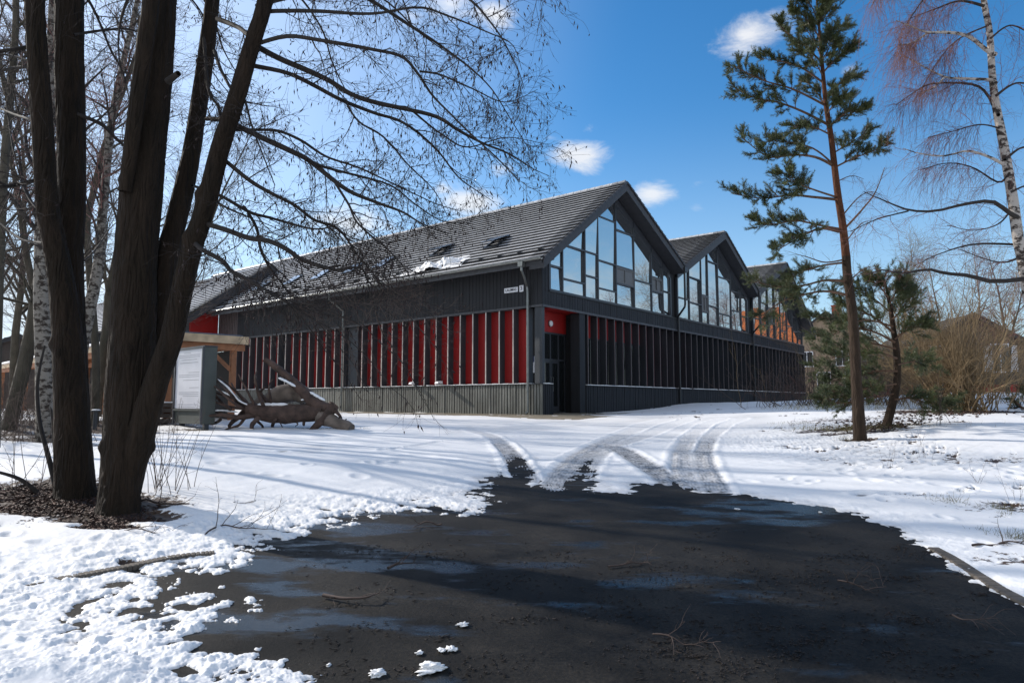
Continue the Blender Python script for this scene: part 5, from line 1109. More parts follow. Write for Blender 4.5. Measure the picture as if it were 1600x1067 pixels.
fallen('fallen_branch', [(1520, 862), (1560, 858), (1600, 860), (1640, 866)], 'thin branch on the snow bank above the right kerb', 4, 8, (.1, .35))
fallen('fallen_branch', [(690, 823), (660, 822), (645, 830)], 'small twig by the snow edge left of the tyre tracks', 3, 3, (.05, .15), h=.01, up=.1)
fallen('fallen_branch', [(1020, 1002), (1060, 1010), (1100, 1018)], 'dark twig on the asphalt near the bottom of the picture', 3, 4, (.05, .2), h=.01, up=.1)
fallen('fallen_branch', [(1310, 918), (1340, 925), (1385, 922)], 'crooked dark twig on the asphalt towards the right', 3, 5, (.05, .2), h=.01, up=.1)

# loose bits of bark, twig and leaf on the asphalt and snow
def litter(name, n, region, label, m, L, W, dz=.006, thick=.4, clump=None, kind='stuff'):
    U = trng.uniform(region[0], region[2], n); Vv = trng.uniform(region[1], region[3], n)
    if clump is not None:
        c = trng.integers(0, len(clump), n); cc_ = np.array(clump)[c]; U = cc_[:, 0] + trng.normal(0, 1, n) * cc_[:, 2]; Vv = cc_[:, 1] + trng.normal(0, 1, n) * cc_[:, 3]
    P = ground_many(U, np.clip(Vv, 645, 1300)); P[:, 2] += dz; a = trng.uniform(0, pi, n); l = trng.uniform(*L, n)[:, None] / 2; w = trng.uniform(*W, n)[:, None] / 2
    d = np.stack([np.cos(a), np.sin(a), trng.normal(0, .12, n)], 1); e = np.stack([-np.sin(a), np.cos(a), trng.normal(0, .3, n)], 1); up = A3(0, 0, 1) * (w * thick)
    V_ = np.stack([P - d * l - e * w * .3, P + e * -w + up, P + d * l - e * w * .2 , P + e * w + up * .6], 1).reshape(-1, 3); V2 = V_.copy().reshape(-1, 4, 3); V2 = np.concatenate([V2, (P - A3(0, 0, 1) * .004)[:, None]], 1).reshape(-1, 3)
    b_ = (np.arange(n) * 5)[:, None]; Tt = np.concatenate([b_ + np.array([[0, 1, 3]]), b_ + np.array([[1, 2, 3]]), b_ + np.array([[0, 4, 1]]), b_ + np.array([[1, 4, 2]]), b_ + np.array([[2, 4, 3]]), b_ + np.array([[3, 4, 0]])])
    o = link(name, np_mesh(name, V2, None, Tt, [M[m]])); tagp(o, label, 'litter', kind=kind); return o
litter('twig_litter', 900, (450, 790, 1600, 1080), 'scattered dark bits of twig and bark on the wet asphalt', 'crumb', (.02, .07), (.003, .008), clump=[(u, v, s, s * .22) for u, v, s in zip(trng.uniform(480, 1560, 60), trng.uniform(830, 1060, 60), trng.uniform(6, 70, 60))])
litter('bark_litter', 1500, (450, 790, 1600, 1080), 'black crumbs of bark lying in clusters on the asphalt', 'crumb', (.008, .035), (.005, .016), clump=[(u, v, s, s * .22) for u, v, s in zip(trng.uniform(600, 1500, 40), trng.uniform(850, 1060, 40), trng.uniform(8, 50, 40))])
litter('dead_leaves', 7500, (0, 740, 220, 850), 'dark brown dead leaves heaped under the alder trees', 'leaf', (.025, .075), (.015, .05), dz=.014, thick=.4, clump=[(100, 790, 60, 10), (60, 772, 60, 14), (30, 800, 40, 14), (185, 812, 26, 8), (200, 825, 26, 7), (165, 828, 26, 7), (15, 775, 40, 10), (120, 775, 40, 8), (60, 690, 50, 14)])
litter('dead_leaves', 900, (1300, 640, 1600, 700), 'brown leaves around the foot of the big shrub', 'leaf', (.05, .12), (.03, .07), dz=.03, thick=1.0, clump=[(1500, 643, 36, 2.5), (1470, 648, 40, 3), (1420, 660, 40, 5), (1345, 668, 30, 5), (1385, 668, 16, 2)])

# ---- grass tufts and dry weeds on the right bank
def tuft(uv, h, n, label, sp=.06, m='grass'):
    p0 = ground(*uv); o = empty('grass_tuft', p0, label, 'grass tuft', 'grass tufts poking through the snow'); q = np.zeros((n, 3)); q[:, 0] = trng.normal(0, sp, n); q[:, 1] = trng.normal(0, sp, n); q[:, 2] = 0; dd = trng.normal(0, .5, (n, 3)); dd[:, 2] = 1
    P = wander(q, dd, trng.uniform(.4, 1, n) * h, 5, .18, -.06, trng); T_ = Tubes(); T_.add(P, taper(.0028, .0008, 5, n), 3); T_.build('blades', M[m], o)
    if sp >= .3: o['kind'] = 'stuff'; o['category'] = 'grass'; del o['group']
for k, (u, v, h, n, sp) in enumerate([(1300, 672, .22, 300, .5), (1345, 672, .2, 260, .45), (1330, 688, .16, 90, .15), (1485, 790, .16, 90, .09), (1560, 802, .15, 110, .08), (1575, 812, .13, 60, .06), (1530, 835, .1, 40, .05), (1510, 775, .12, 40, .06), (1590, 848, .16, 90, .08), (1400, 668, .18, 160, .4), (1240, 662, .1, 60, .3), (1465, 664, .14, 100, .5), (1385, 640, .4, 260, 1.2), (1300, 640, .4, 320, 1.0), (1345, 705, .08, 40, .1), (570, 672, .12, 50, .08), (310, 675, .1, 80, .3)]):
    tuft((u, v), h, n, ['wide olive grass patch left of the tall pine', 'olive grass patch just behind the tall pine trunk', 'short grass hugging the tall pine foot', 'small grass tuft midway down the right snow bank', 'dark grass tuft near the right picture edge', 'tiny tuft just below the dark tuft at the right edge', 'sparse blades low on the right snow bank', 'sparse blades high on the right snow bank', 'grass tuft at the right picture edge above the kerb', 'grass around the foot of the small leaning pine', 'faint blades far left of the tall pine', 'thin grass strip between small pine and big shrub', 'tall dry grass behind the small pine', 'tall dry grass near the hall corner', 'few blades in front of the tall pine', 'little dry tuft beside the fallen log', 'dry grass at the foot of the information board'][k], sp)
for (u, v, h, lb) in [(1390, 735, .55, 'dry forked weed stalk right of the tall pine'), (1440, 700, .6, 'thin dry stalk below the small pine'), (1585, 790, .6, 'dry seed stalk near the right edge'), (1530, 760, .45, 'bent dry stalk on the right bank'), (1450, 720, .5, 'dry stalk leaning left on the right bank'), (1240, 668, .3, 'small dry weed far left of the pine'), (880, 672, .0, '')]:
    if h: shoots('dry_weed', (u, v), 4, (.05, .05), (h * .5, h), lb, 'weed', r=.0022, lean=.3, sub=4)

# ---- pines
def needles(P0, D0, L, n, nl=.07, w=.0022):
    """bottle-brush shoots: for each shoot n needles (single thin triangles)"""
    Mn = len(P0); D0 = nrm(D0); u = trng.random((Mn, n)); base = P0[:, None] + D0[:, None] * (u * L[:, None])[..., None]
    rnd = trng.normal(0, 1, (Mn, n, 3)); perp = nrm(rnd - D0[:, None] * (rnd * D0[:, None]).sum(-1, keepdims=True)); d = nrm(D0[:, None] * .75 + perp * .8 + A3(0, 0, .05)); e = nrm(np.cross(d, trng.normal(0, 1, d.shape)))
    l = nl * trng.uniform(.7, 1.2, (Mn, n, 1)); V_ = np.stack([base - e * w, base + e * w, base + d * l], 2).reshape(-1, 3); return V_, np.arange(len(V_)).reshape(-1, 3)
def foliage(tree, L, org, n1=12, L1=(.3, .9), n2=7, L2=(.12, .28), lo=.3, needle=44, nl=.075, w=.0026, up=.04, lm='pinebark_limb', flat=.35, n3=0):
    P, R = stackp(L, 16); T_ = Tubes(); p, d, rad, u = spawn(P, R, n1, lo, 1, .75, .2, trng, flat); B = wander(p, d, trng.uniform(*L1, len(p)) * (1.2 - .5 * u), 7, .14, up, trng); RB = taper(np.minimum(rad * .6, .010), .003, 7, len(p)); T_.add(B, RB, 4)
    p, d, rad, u = spawn(B, RB, n2, .2, 1, .65, .25, trng); d = nrm(d + A3(0, 0, .25)); Ln = trng.uniform(*L2, len(p)); T_.add(np.stack([p, p + d * Ln[:, None]], 1), taper(.003, .002, 2, len(p)), 3)
    tip = B[:, -1]; td = nrm(B[:, -1] - B[:, -2]); P0 = np.concatenate([p, tip]); D0 = np.concatenate([d, td]); LL = np.concatenate([Ln, trng.uniform(*L2, len(tip))])
    T_.build('branches', M[lm], tree, origin=org); V_, T3 = needles(P0, D0, LL, needle, nl, w)
    o = link('needles', np_mesh('needles', V_ - org, None, T3, [M['needle']]), tree); return o
p0 = ground(1344, 690); DP = p0[1]; org = A3(*p0); pine = empty('pine_tree', org, 'tall slender pine with orange upper trunk standing right of the hall', 'pine tree')
PP, RP = pxpath([(1345, 700, 28), (1344, 685, 22), (1341, 640, 20), (1338, 595, 18), (1336, 550, 17), (1332, 490, 16), (1324, 430, 15), (1322, 400, 14.5)], DP, DP, 32); trunk_mesh(pine, PP, RP * .88, 'pinebark', org, 14, .1)
PQ, RQ = pxpath([(1322, 401, 14.5), (1317, 356, 13), (1310, 311, 12), (1304, 262, 11), (1299, 217, 10), (1293, 180, 9), (1289, 150, 8), (1284, 94, 6), (1280, 45, 4.5), (1276, 0, 3), (1272, -50, 2), (1270, -75, 1)], DP, DP, 36); trunk_mesh(pine, PQ, RQ * .88, 'pineorange', org, 12)
def pl(pts, w0=5, dz=0): 
    m = len(pts); return pxpath([(u, v, w0 * (1 - .8 * k / (m - 1))) for k, (u, v) in enumerate(pts)], DP, DP + dz, 16, .05)
PLb = [pl([(1311, 362), (1285, 357), (1262, 364), (1237, 378), (1212, 392)], 5, -.6), pl([(1312, 358), (1280, 352), (1245, 345), (1210, 350), (1180, 346)], 4, .3),
       pl([(1308, 312), (1270, 308), (1235, 305), (1190, 310), (1145, 303)], 5, .2), pl([(1306, 308), (1270, 296), (1240, 284), (1225, 270)], 3.5, -.5), pl([(1300, 258), (1275, 246), (1240, 242), (1200, 245), (1158, 214)], 5, -.3), pl([(1300, 255), (1270, 232), (1230, 222), (1195, 222)], 3.5, .6),
       pl([(1294, 195), (1255, 175), (1215, 160), (1185, 155), (1150, 140)], 4.5, .2), pl([(1290, 165), (1240, 140), (1190, 125), (1146, 103)], 4, -.4), pl([(1287, 130), (1250, 105), (1215, 95), (1188, 92)], 3.5, .4), pl([(1284, 98), (1255, 70), (1228, 50), (1218, 38)], 3, -.3), pl([(1281, 60), (1260, 30), (1240, 12)], 2.5, .2), pl([(1279, 30), (1262, 0), (1250, -20)], 2, -.2), pl([(1278, 40), (1296, 15), (1305, -5)], 2, .2), pl([(1276, 5), (1290, -20), (1296, -40)], 2, .2),
       pl([(1282, 80), (1300, 55), (1318, 38)], 2.5, .3), pl([(1285, 115), (1308, 90), (1328, 76)], 3, -.3), pl([(1288, 150), (1315, 128), (1334, 118)], 3, .3), pl([(1294, 200), (1320, 178), (1352, 168)], 3.5, -.2), pl([(1301, 240), (1328, 224), (1352, 208)], 3, .4), pl([(1304, 262), (1335, 247), (1365, 236), (1382, 226)], 3.5, -.2), pl([(1286, 120), (1275, 100), (1262, 85), (1250, 80)], 2.5, -.6), pl([(1296, 210), (1275, 200), (1255, 195), (1240, 200)], 3, -.8), pl([(1291, 170), (1280, 150), (1262, 130), (1250, 128)], 2.5, .8), pl([(1283, 90), (1275, 70), (1262, 50), (1255, 40)], 2.5, .5), pl([(1292, 180), (1305, 160), (1318, 150)], 2.5, -.7), pl([(1280, 50), (1283, 25), (1288, 5)], 2, -.3), pl([(1284, 95), (1296, 75), (1300, 60)], 2, -.5),
       pl([(1325, 440), (1290, 438), (1255, 446), (1215, 448), (1180, 440)], 5, -.5), pl([(1327, 462), (1290, 455), (1250, 462), (1215, 475), (1185, 498)], 5, -.9), pl([(1322, 410), (1285, 415), (1250, 425), (1228, 440)], 4, -.2)]
BARE = [pl([(1317, 360), (1345, 330), (1368, 300), (1382, 262)], 4, .4), pl([(1314, 340), (1340, 310), (1360, 300), (1378, 305)], 2.5, -.3), pl([(1322, 405), (1290, 410), (1262, 402), (1240, 396)], 3, -.3), pl([(1320, 380), (1345, 350), (1362, 345)], 2, .4), pl([(1306, 285), (1330, 275), (1350, 280)], 2, 0), pl([(1326, 440), (1350, 420), (1372, 415)], 2.5, 0)]
limbs_obj(pine, PLb + BARE, 'pinebark_limb', org, k=6)
foliage(pine, [PLb[i_] for i_ in (0, 1, 2, 3, 4, 5, 6, 7)], org, 24, (.16, .46), 11, (.08, .18), .32, 46, .062, .0028, up=.05)
foliage(pine, PLb[8:27], org, 18, (.12, .38), 11, (.07, .17), .14, 46, .06, .0028, up=.07, flat=.8)
foliage(pine, PLb[27:], org, 20, (.18, .5), 10, (.08, .17), .3, 40, .062, .0026, up=.03)
Pb, Rb = stackp(BARE, 12); twigs(pine, Pb, Rb, 10, (.2, .6), 4, (.08, .25), .004, .0018, .0, org=org, m='pinebark_limb', name='dead_twigs')
# small leaning pine
p0 = ground(1384, 668); D3 = p0[1]; org = A3(*p0); sp2 = empty('pine_tree', org, 'small leaning bushy pine behind the tall pine trunk', 'pine tree')
Pq, Rq = pxpath([(1382, 674, 16), (1388, 655, 13), (1397, 620, 12), (1402, 590, 11), (1401, 550, 10), (1396, 515, 8), (1391, 480, 6), (1386, 455, 4), (1382, 436, 2)], D3, D3 + .2, 30); trunk_mesh(sp2, Pq, Rq, 'pinebark', org, 12)
def pl3(pts, w0=5, dz=0):
    m = len(pts); return pxpath([(u, v, w0 * (1 - .8 * k / (m - 1))) for k, (u, v) in enumerate(pts)], D3, D3 + dz, 16, .05)
L3_ = [pl3([(1398, 535), (1370, 520), (1335, 510), (1300, 500), (1272, 492)], 4, .4), pl3([(1396, 520), (1365, 495), (1330, 480), (1305, 470)], 4, -.4), pl3([(1401, 560), (1370, 550), (1330, 555), (1290, 560)], 4, -.6), pl3([(1402, 580), (1370, 580), (1335, 590), (1300, 595)], 4, .2), pl3([(1400, 600), (1365, 605), (1330, 612), (1295, 610)], 3.5, -.5), pl3([(1393, 490), (1370, 470), (1345, 455), (1330, 445)], 3, .3), pl3([(1390, 475), (1400, 455), (1412, 440)], 2.5, 0), pl3([(1388, 465), (1375, 448), (1365, 440)], 2.5, 0), pl3([(1394, 500), (1412, 480), (1425, 462)], 3, .3), pl3([(1398, 530), (1420, 515), (1440, 510)], 3, -.3), pl3([(1402, 570), (1430, 565), (1450, 572)], 3, .4), pl3([(1395, 625), (1420, 622), (1450, 630), (1480, 632)], 3.5, -.3), pl3([(1397, 615), (1350, 625), (1310, 630), (1285, 618)], 3, .2), pl3([(1395, 510), (1350, 500), (1310, 520), (1280, 530)], 3, -.9), pl3([(1400, 545), (1350, 535), (1310, 540), (1276, 575)], 3, .9)]
limbs_obj(sp2, L3_, 'pinebark_limb', org, k=6); foliage(sp2, L3_, org, 22, (.22, .62), 10, (.09, .2), .18, 40, .075, .0032, up=.05)

# ---- generic bare trees
def bare_tree(name, label, cat, base, H, r0, lean=(0, 0), nl=16, Ll=(.25, .45), up=.05, curl=.06, bark_='greybark', twig='twig', group=None, n1=9, n2=6, n3=0, rt=.004, lo=.25, hang=0, trunkpx=None, L2=(.5, 1.4), L3=(.2, .6), am=.8, forks=1, cats=0, k=9):
    if trunkpx is not None: P, R = trunkpx; base = P[0]; H = P[-1][2] - P[0][2]
    org = A3(*base); o = empty(name, org, label, cat, group)
    if trunkpx is None:
        P = wander(A3(*base)[None] - A3(0, 0, .2), A3(lean[0], lean[1], 1)[None], H, 18, curl, .02, trng)[0]; R = taper(r0, r0 * .08, 18, p=.9)
        R[0] *= 1.3
    trunk_mesh(o, P, R, bark_, org, k, 0)
    P_, R_ = stackp([(P, R)], 24); p, d, rad, u = spawn(P_, R_, nl, lo, .98, am, .18, trng); LL = H * trng.uniform(*Ll, len(p)) * (1.25 - u); B = wander(p, d, LL, 12, .11, up, trng); RB = taper(np.minimum(rad * .5, r0 * .4), .004, 12, len(p))
    T_ = Tubes(); T_.add(B, RB, 5); T_.build('limbs', M[bark_ if bark_ not in ('birchbark', 'birchbark_dim') else 'alderlimb'] if bark_ != 'greybark' else M['greybark'], o, origin=org)
    twigs(o, B, RB, n1, L2, n2, L3, .012, rt, -.03 * hang, -.25 * hang, m=twig, org=org, cat=cats, curl=.15, n3=n3, L3=(.1, .3), lo=.1)
    return o
# birch with the white bark between the alders
BB = ground(70, 690); tp = pxpath([(74, 692, 32), (72, 640, 27), (70, 580, 25), (68, 520, 25), (66, 460, 24), (66, 400, 22), (68, 300, 20), (76, 200, 18), (80, 100, 16), (84, 0, 14), (86, -150, 10), (88, -350, 4)], BB[1], BB[1] + .2, 48)
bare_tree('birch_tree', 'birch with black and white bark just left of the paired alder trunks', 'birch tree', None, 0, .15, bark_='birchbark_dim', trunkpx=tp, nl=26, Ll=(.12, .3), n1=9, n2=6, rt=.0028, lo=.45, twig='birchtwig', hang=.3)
# slim leaning trunks behind
def lean_tree(px, d, label, bark_='greybark', name='slim_tree', nl=16, **kw):
    tp = pxpath(px, d, d + .4, 40); return bare_tree(name, label, 'tree', None, 0, .1, bark_=bark_, trunkpx=tp, nl=nl, Ll=(.12, .35), n1=8, n2=6, rt=.0035, lo=.4, group='slim bare trees at the left', **kw)
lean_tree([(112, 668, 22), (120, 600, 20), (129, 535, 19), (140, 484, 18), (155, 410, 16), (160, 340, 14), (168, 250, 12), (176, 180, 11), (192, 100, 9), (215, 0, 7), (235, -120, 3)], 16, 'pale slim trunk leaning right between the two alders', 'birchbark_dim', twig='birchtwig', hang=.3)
lean_tree([(14, 672, 22), (26, 620, 20), (38, 570, 20), (52, 500, 18), (60, 440, 15), (75, 360, 12), (90, 250, 8), (100, 150, 4)], 16, 'mossy grey trunk leaning right left of the birch')
lean_tree([(-8, 700, 14), (-4, 500, 14), (2, 350, 13), (8, 240, 12), (16, 150, 11), (24, 50, 10), (26, -60, 8), (30, -200, 3)], 12, 'thin dark trunk at the extreme left edge')
lean_tree([(148, 668, 12), (150, 560, 11), (142, 450, 11), (136, 350, 10), (146, 300, 10), (160, 240, 9), (177, 186, 8), (200, 120, 7), (222, 60, 6), (240, 0, 4)], 18, 'thin grey trunk curving right seen between the alders')
# row of bare trees behind the left of the hall
lb = ['at the far left', 'second from the left', 'with dense twigs behind the canopy', 'rising over the rear wing', 'over the rear wing roof ridge', 'leaning over the canopy', 'small one behind the shed', 'last one to the right', 'close behind the birch', 'tallest at the far left', 'slim one behind the fat alder', 'twiggy one behind the left alder']
for k, (u, d, H, r) in enumerate([(-60, 24, 15, .2), (20, 30, 16, .2), (110, 27, 15, .18), (190, 34, 14, .17), (255, 46, 12, .16), (-20, 18, 12, .15), (60, 48, 13, .17), (310, 56, 10, .14), (150, 22, 14, .15), (-70, 32, 17, .2), (230, 28, 13, .13), (70, 20, 14, .14)]):
    x_, y_ = at(u, 630, d)[:2]; bare_tree('background_tree', 'bare tree beyond the alders, ' + lb[k], 'tree', (x_, y_, gs(x_, y_)), H, r, (trng.normal(0, .06), trng.normal(0, .06)), 24, (.2, .42), group='bare trees behind the left side', n1=10, n2=7, rt=.0065 if d > 25 else .005, L2=(.6, 1.7), L3=(.3, .8))
# brush and low bushes at the far left
for k, (u, v, n, L_) in enumerate([(20, 668, 90, (.6, 1.8)), (-20, 690, 60, (.5, 1.5)), (105, 662, 80, (.5, 1.6)), (45, 650, 110, (.8, 2.2)), (225, 660, 50, (.4, 1.1))]):
    shoots('bare_bush', (u, v), n, (.9, .5), L_, ['dark tangled bush at the left edge in front of the canopy', 'low bare bush cut by the left picture edge', 'thin bare bush behind the paired alder trunks', 'taller bare bush under the left end of the canopy', 'small dark bush between the fat alder and the information board'][k], 'bush', r=.007, lean=.55, sub=5, curl=.14)
# ---- right side
# big weeping birch
tp = pxpath([(1660, 760, 30), (1648, 690, 26), (1636, 620, 23), (1622, 540, 21), (1608, 460, 20), (1597, 400, 19), (1591, 375, 18), (1583, 318, 17), (1574, 262, 16), (1565, 210, 15), (1555, 157, 13), (1550, 112, 12), (1546, 49, 11), (1537, 0, 10), (1528, -100, 8), (1515, -250, 5), (1505, -350, 2)], 12, 12.4, 60)
org = tp[0][0].copy(); org[2] = gs(org[0], org[1]); tp[0][0][2] = org[2] - .1
wb = empty('birch_tree', org, 'weeping birch with white bark and drooping purple twigs at the right edge', 'birch tree'); trunk_mesh(wb, tp[0], tp[1] * .86, 'birchbark', org, 14)
def wl(pts, w0, dz=0, m=16):
    k_ = len(pts); return pxpath([(u, v, max(1.2, w0 * (1 - .85 * i_ / (k_ - 1)))) for i_, (u, v) in enumerate(pts)], 12.1, 12.1 + dz, m, .05)
WW = [wl([(1555, 85), (1542, 79), (1512, 56), (1475, 51), (1449, 51), (1422, 41), (1400, 32)], 8, -.3), wl([(1449, 52), (1426, 67), (1404, 71)], 4, -.3), wl([(1556, 130), (1548, 125), (1501, 123), (1475, 120), (1437, 101), (1411, 86)], 6, .4), wl([(1575, 262), (1565, 255), (1542, 244), (1512, 236), (1475, 244), (1437, 240), (1411, 232)], 6, -.5), wl([(1475, 122), (1455, 140), (1437, 146)], 3)]
WD = [wl([(1560, 180), (1555, 170), (1538, 142), (1512, 131), (1456, 131), (1426, 146), (1400, 165)], 6, .5), wl([(1590, 340), (1576, 332), (1550, 315), (1508, 319), (1460, 330), (1419, 328), (1385, 315), (1350, 300)], 8, -.4), wl([(1419, 330), (1370, 343), (1329, 362)], 3, -.3), wl([(1595, 385), (1582, 382), (1520, 382), (1467, 397), (1440, 410)], 5, .6), wl([(1615, 436), (1600, 436), (1551, 440), (1515, 431), (1476, 427), (1449, 421), (1410, 427), (1377, 422), (1350, 432)], 9, -.3), wl([(1578, 270), (1560, 285), (1520, 262), (1480, 255), (1440, 265)], 4, .7),
      wl([(1548, 60), (1580, 40), (1620, 60)], 4), wl([(1556, 150), (1590, 130), (1640, 140)], 5), wl([(1570, 250), (1600, 230), (1640, 240)], 5), wl([(1538, 10), (1500, 2), (1460, 15), (1420, 30)], 5, .3), wl([(1532, -60), (1490, -50), (1450, -10), (1415, 40)], 6, -.4), wl([(1530, -100), (1470, -90), (1400, -50), (1362, 10)], 7, .4), wl([(1520, -180), (1450, -160), (1400, -80), (1370, -10)], 6, 0), wl([(1545, 40), (1500, 60), (1470, 90), (1440, 140)], 3, .9), wl([(1580, 300), (1610, 290), (1640, 310)], 4), wl([(1560, 200), (1530, 195), (1490, 205), (1450, 215)], 3, 1.), wl([(1584, 322), (1560, 350), (1520, 360), (1480, 352)], 3, .9), wl([(1598, 400), (1570, 410), (1540, 405), (1500, 390)], 4, .7)]
limbs_obj(wb, WW, 'birchbark', org, k=7); limbs_obj(wb, WD, 'alderlimb', org, k=6)
Pw, Rw = stackp(WW + WD, 16); twigs(wb, Pw, Rw, 12, (.3, 1.0), 6, (.15, .5), .005, .0021, -.02, -.06, m='birchtwig', org=org, curl=.15, n3=2, L3=(.08, .2))
# the hanging purple strands
Pw, Rw = stackp([WW[0], WW[1], WW[2], WD[0], WD[9], WD[10], WD[11], WD[12], WD[13], WD[5], WD[15]], 16); p, d, rad, u = spawn(Pw, Rw, 90, .3, 1, .8, .3, trng); d = nrm(d * .6 + A3(0, 0, -.5) + trng.normal(0, .15, d.shape))
B = wander(p, d, trng.uniform(.35, 1.25, len(p)), 9, .09, -.16, trng); RB = taper(.0026, .0011, 9, len(p)); T_ = Tubes(); T_.add(B, RB, 3); p, d, rad, u = spawn(B, RB, 5, .1, 1, .5, .2, trng); C = wander(p, d, trng.uniform(.06, .25, len(p)), 5, .12, -.12, trng); T_.add(C, taper(.0015, .0009, 5, len(p)), 3); T_.build('hanging_twigs', M['birchtwig'], wb, origin=org)
crown_above(wb, tp[0], tp[1], org, 10, (.8, 1.8))
# big tan shrub
p0 = ground(1505, 641); org = A3(*p0); sh = empty('big_shrub', org, 'big many stemmed tan shrub fanning out on the snow in front of the wooden house', 'shrub'); DS = p0[1]; n = 170
q = np.zeros((n, 3)); q[:, 0] = org[0] + trng.normal(0, .40, n); q[:, 1] = org[1] + trng.normal(0, .4, n); q[:, 2] = g(q[:, 0], q[:, 1]) - .05
dd = np.stack([trng.normal(-.26, .40, n), trng.normal(0, .4, n), np.ones(n)], 1); P = wander(q, dd, trng.uniform(1.8, 5.2, n), 14, .11, .012, trng); R = taper(trng.uniform(.007, .024, n), .004, 14, n); T_ = Tubes(); T_.add(P, R, 5); T_.build('stems', M['tan'], sh, origin=org)
twigs(sh, P, R, 7, (.4, 1.3), 5, (.15, .5), .008, .0042, .03, .02, m='tan', org=org, curl=.12, lo=.25, am=.5)
# neighbours
def bush(uv, n, L_, label, m='tan', sp=(.5, .5), lean=.35, r=.01, name='bare_bush', sub=5, k=0): return shoots(name, uv, n, sp, L_, label, 'bush', m, r, lean, sub, curl=.1)
bush((1440, 634), 60, (1.2, 3.2), 'olive bare bush between the small pine and the big shrub', sp=(1, .8)); bush((1290, 633), 120, (.8, 2.2), 'tangled pale brush at the far corner of the hall', m='twig', sp=(1.3, .6), lean=.8)
bush((1318, 632), 45, (.7, 1.6), 'low reddish bush behind the tall pine', m='birchtwig', sp=(.8, .4), lean=.5); bush((1370, 630), 110, (1.0, 2.6), 'tan bare thicket behind the small leaning pine', sp=(1.6, .9), lean=.4); bush((1592, 632), 30, (.6, 1.6), 'bare bush at the right edge before the wooden house', sp=(.5, .4)); bush((1460, 668), 6, (.5, 1.3), 'few upright twigs on the snow right of the small pine', m='twig', sp=(.3, .2), lean=.15, r=.006)
bush((1545, 629), 70, (1.6, 3.6), 'screen of tan bare bushes right of the big shrub', sp=(1.6, .6), lean=.3); bush((1440, 629), 80, (1.8, 4.0), 'tall tan thicket left of the big shrub', sp=(1.8, .7), lean=.3); bush((1335, 630), 80, (1.4, 3.4), 'tall grey brown brush in front of the plastered house', m='twig', sp=(1.6, .7), lean=.35)
# spruce sapling branch at the right edge
p0 = ground(1592, 640); org = A3(*p0); sp3 = empty('young_spruce', org, 'young green conifer low on the snow at the right edge', 'conifer'); D4 = p0[1]
L4 = [pxpath([(1600, 640, 4), (1590, 630, 3), (1582, 622, 2)], D4, D4 - .3, 10), pxpath([(1602, 638, 4), (1592, 636, 3), (1584, 638, 2)], D4, D4 + .2, 10), pxpath([(1604, 640, 5), (1604, 620, 3), (1602, 606, 2)], D4, D4, 10), pxpath([(1603, 630, 3), (1615, 625, 2), (1622, 624, 1)], D4, D4, 10)]
limbs_obj(sp3, L4, 'pinebark_limb', org, k=5); foliage(sp3, L4, org, 10, (.15, .35), 5, (.08, .18), .1, 36, .05, .004)
# bare trees behind on the right
lb = ['first right of the hall', 'behind the small pine top', 'with a pale trunk over the thicket', 'above the big shrub', 'left of the wooden house roof', 'over the wooden house roof', 'at the right edge', 'tall one at the far right', 'low one beyond the beige house']
for k, (u, d, H, r, bk) in enumerate([(1345, 60, 10, .14, 'greybark'), (1400, 50, 9.5, .14, 'greybark'), (1436, 42, 9.5, .14, 'birchbark'), (1480, 62, 13, .16, 'greybark'), (1530, 60, 13, .17, 'birchbark'), (1590, 66, 14, .2, 'greybark'), (1640, 32, 8.5, .15, 'greybark'), (1575, 40, 8, .12, 'greybark'), (1300, 95, 12, .16, 'greybark')]):
    x_, y_ = at(u, 630, d)[:2]; bare_tree('background_tree', 'bare tree on the right, ' + lb[k], 'tree', (x_, y_, gs(x_, y_)), H, r, (trng.normal(0, .06), trng.normal(0, .06)), 22, (.25, .45), group='bare trees behind the right side', bark_=bk, twig='tan' if k % 3 == 2 else 'birchtwig', n1=10, n2=6, rt=.008, L2=(.6, 1.7), L3=(.3, .9), lo=.2)
# trees across the yard, seen only as reflections in the glass
for k, (x_, y_, H) in enumerate([(46, 52, 9), (53, 60, 10), (42, 44, 8)]):
    bare_tree('background_tree', 'bare tree across the yard to the right, ' + ['middle of three', 'farthest of three', 'nearest of three'][k], 'tree', (x_, y_, gs(x_, y_)), H, .16, (0, 0), 18, (.25, .42), group='bare trees across the yard', twig='tan', n1=9, n2=5, rt=.009, L2=(.6, 1.6), L3=(.3, .8))
# trees left of the frame whose shadows streak over the snow and the road
for k, (x_, y_, H, r) in enumerate([(-15, 9.5, 13, .15), (-20, 5, 14, .16)]):
    bare_tree('background_tree', 'bare tree left of the alders, ' + ['nearer to them', 'farther off towards the viewer'][k], 'tree', (x_, y_, gs(x_, y_)), H, r, (trng.normal(0, .04), trng.normal(0, .04)), 20, (.2, .36), group='bare trees left of the alders', n1=7, n2=4, rt=.005, L2=(.5, 1.2), L3=(.25, .6), lo=.3)
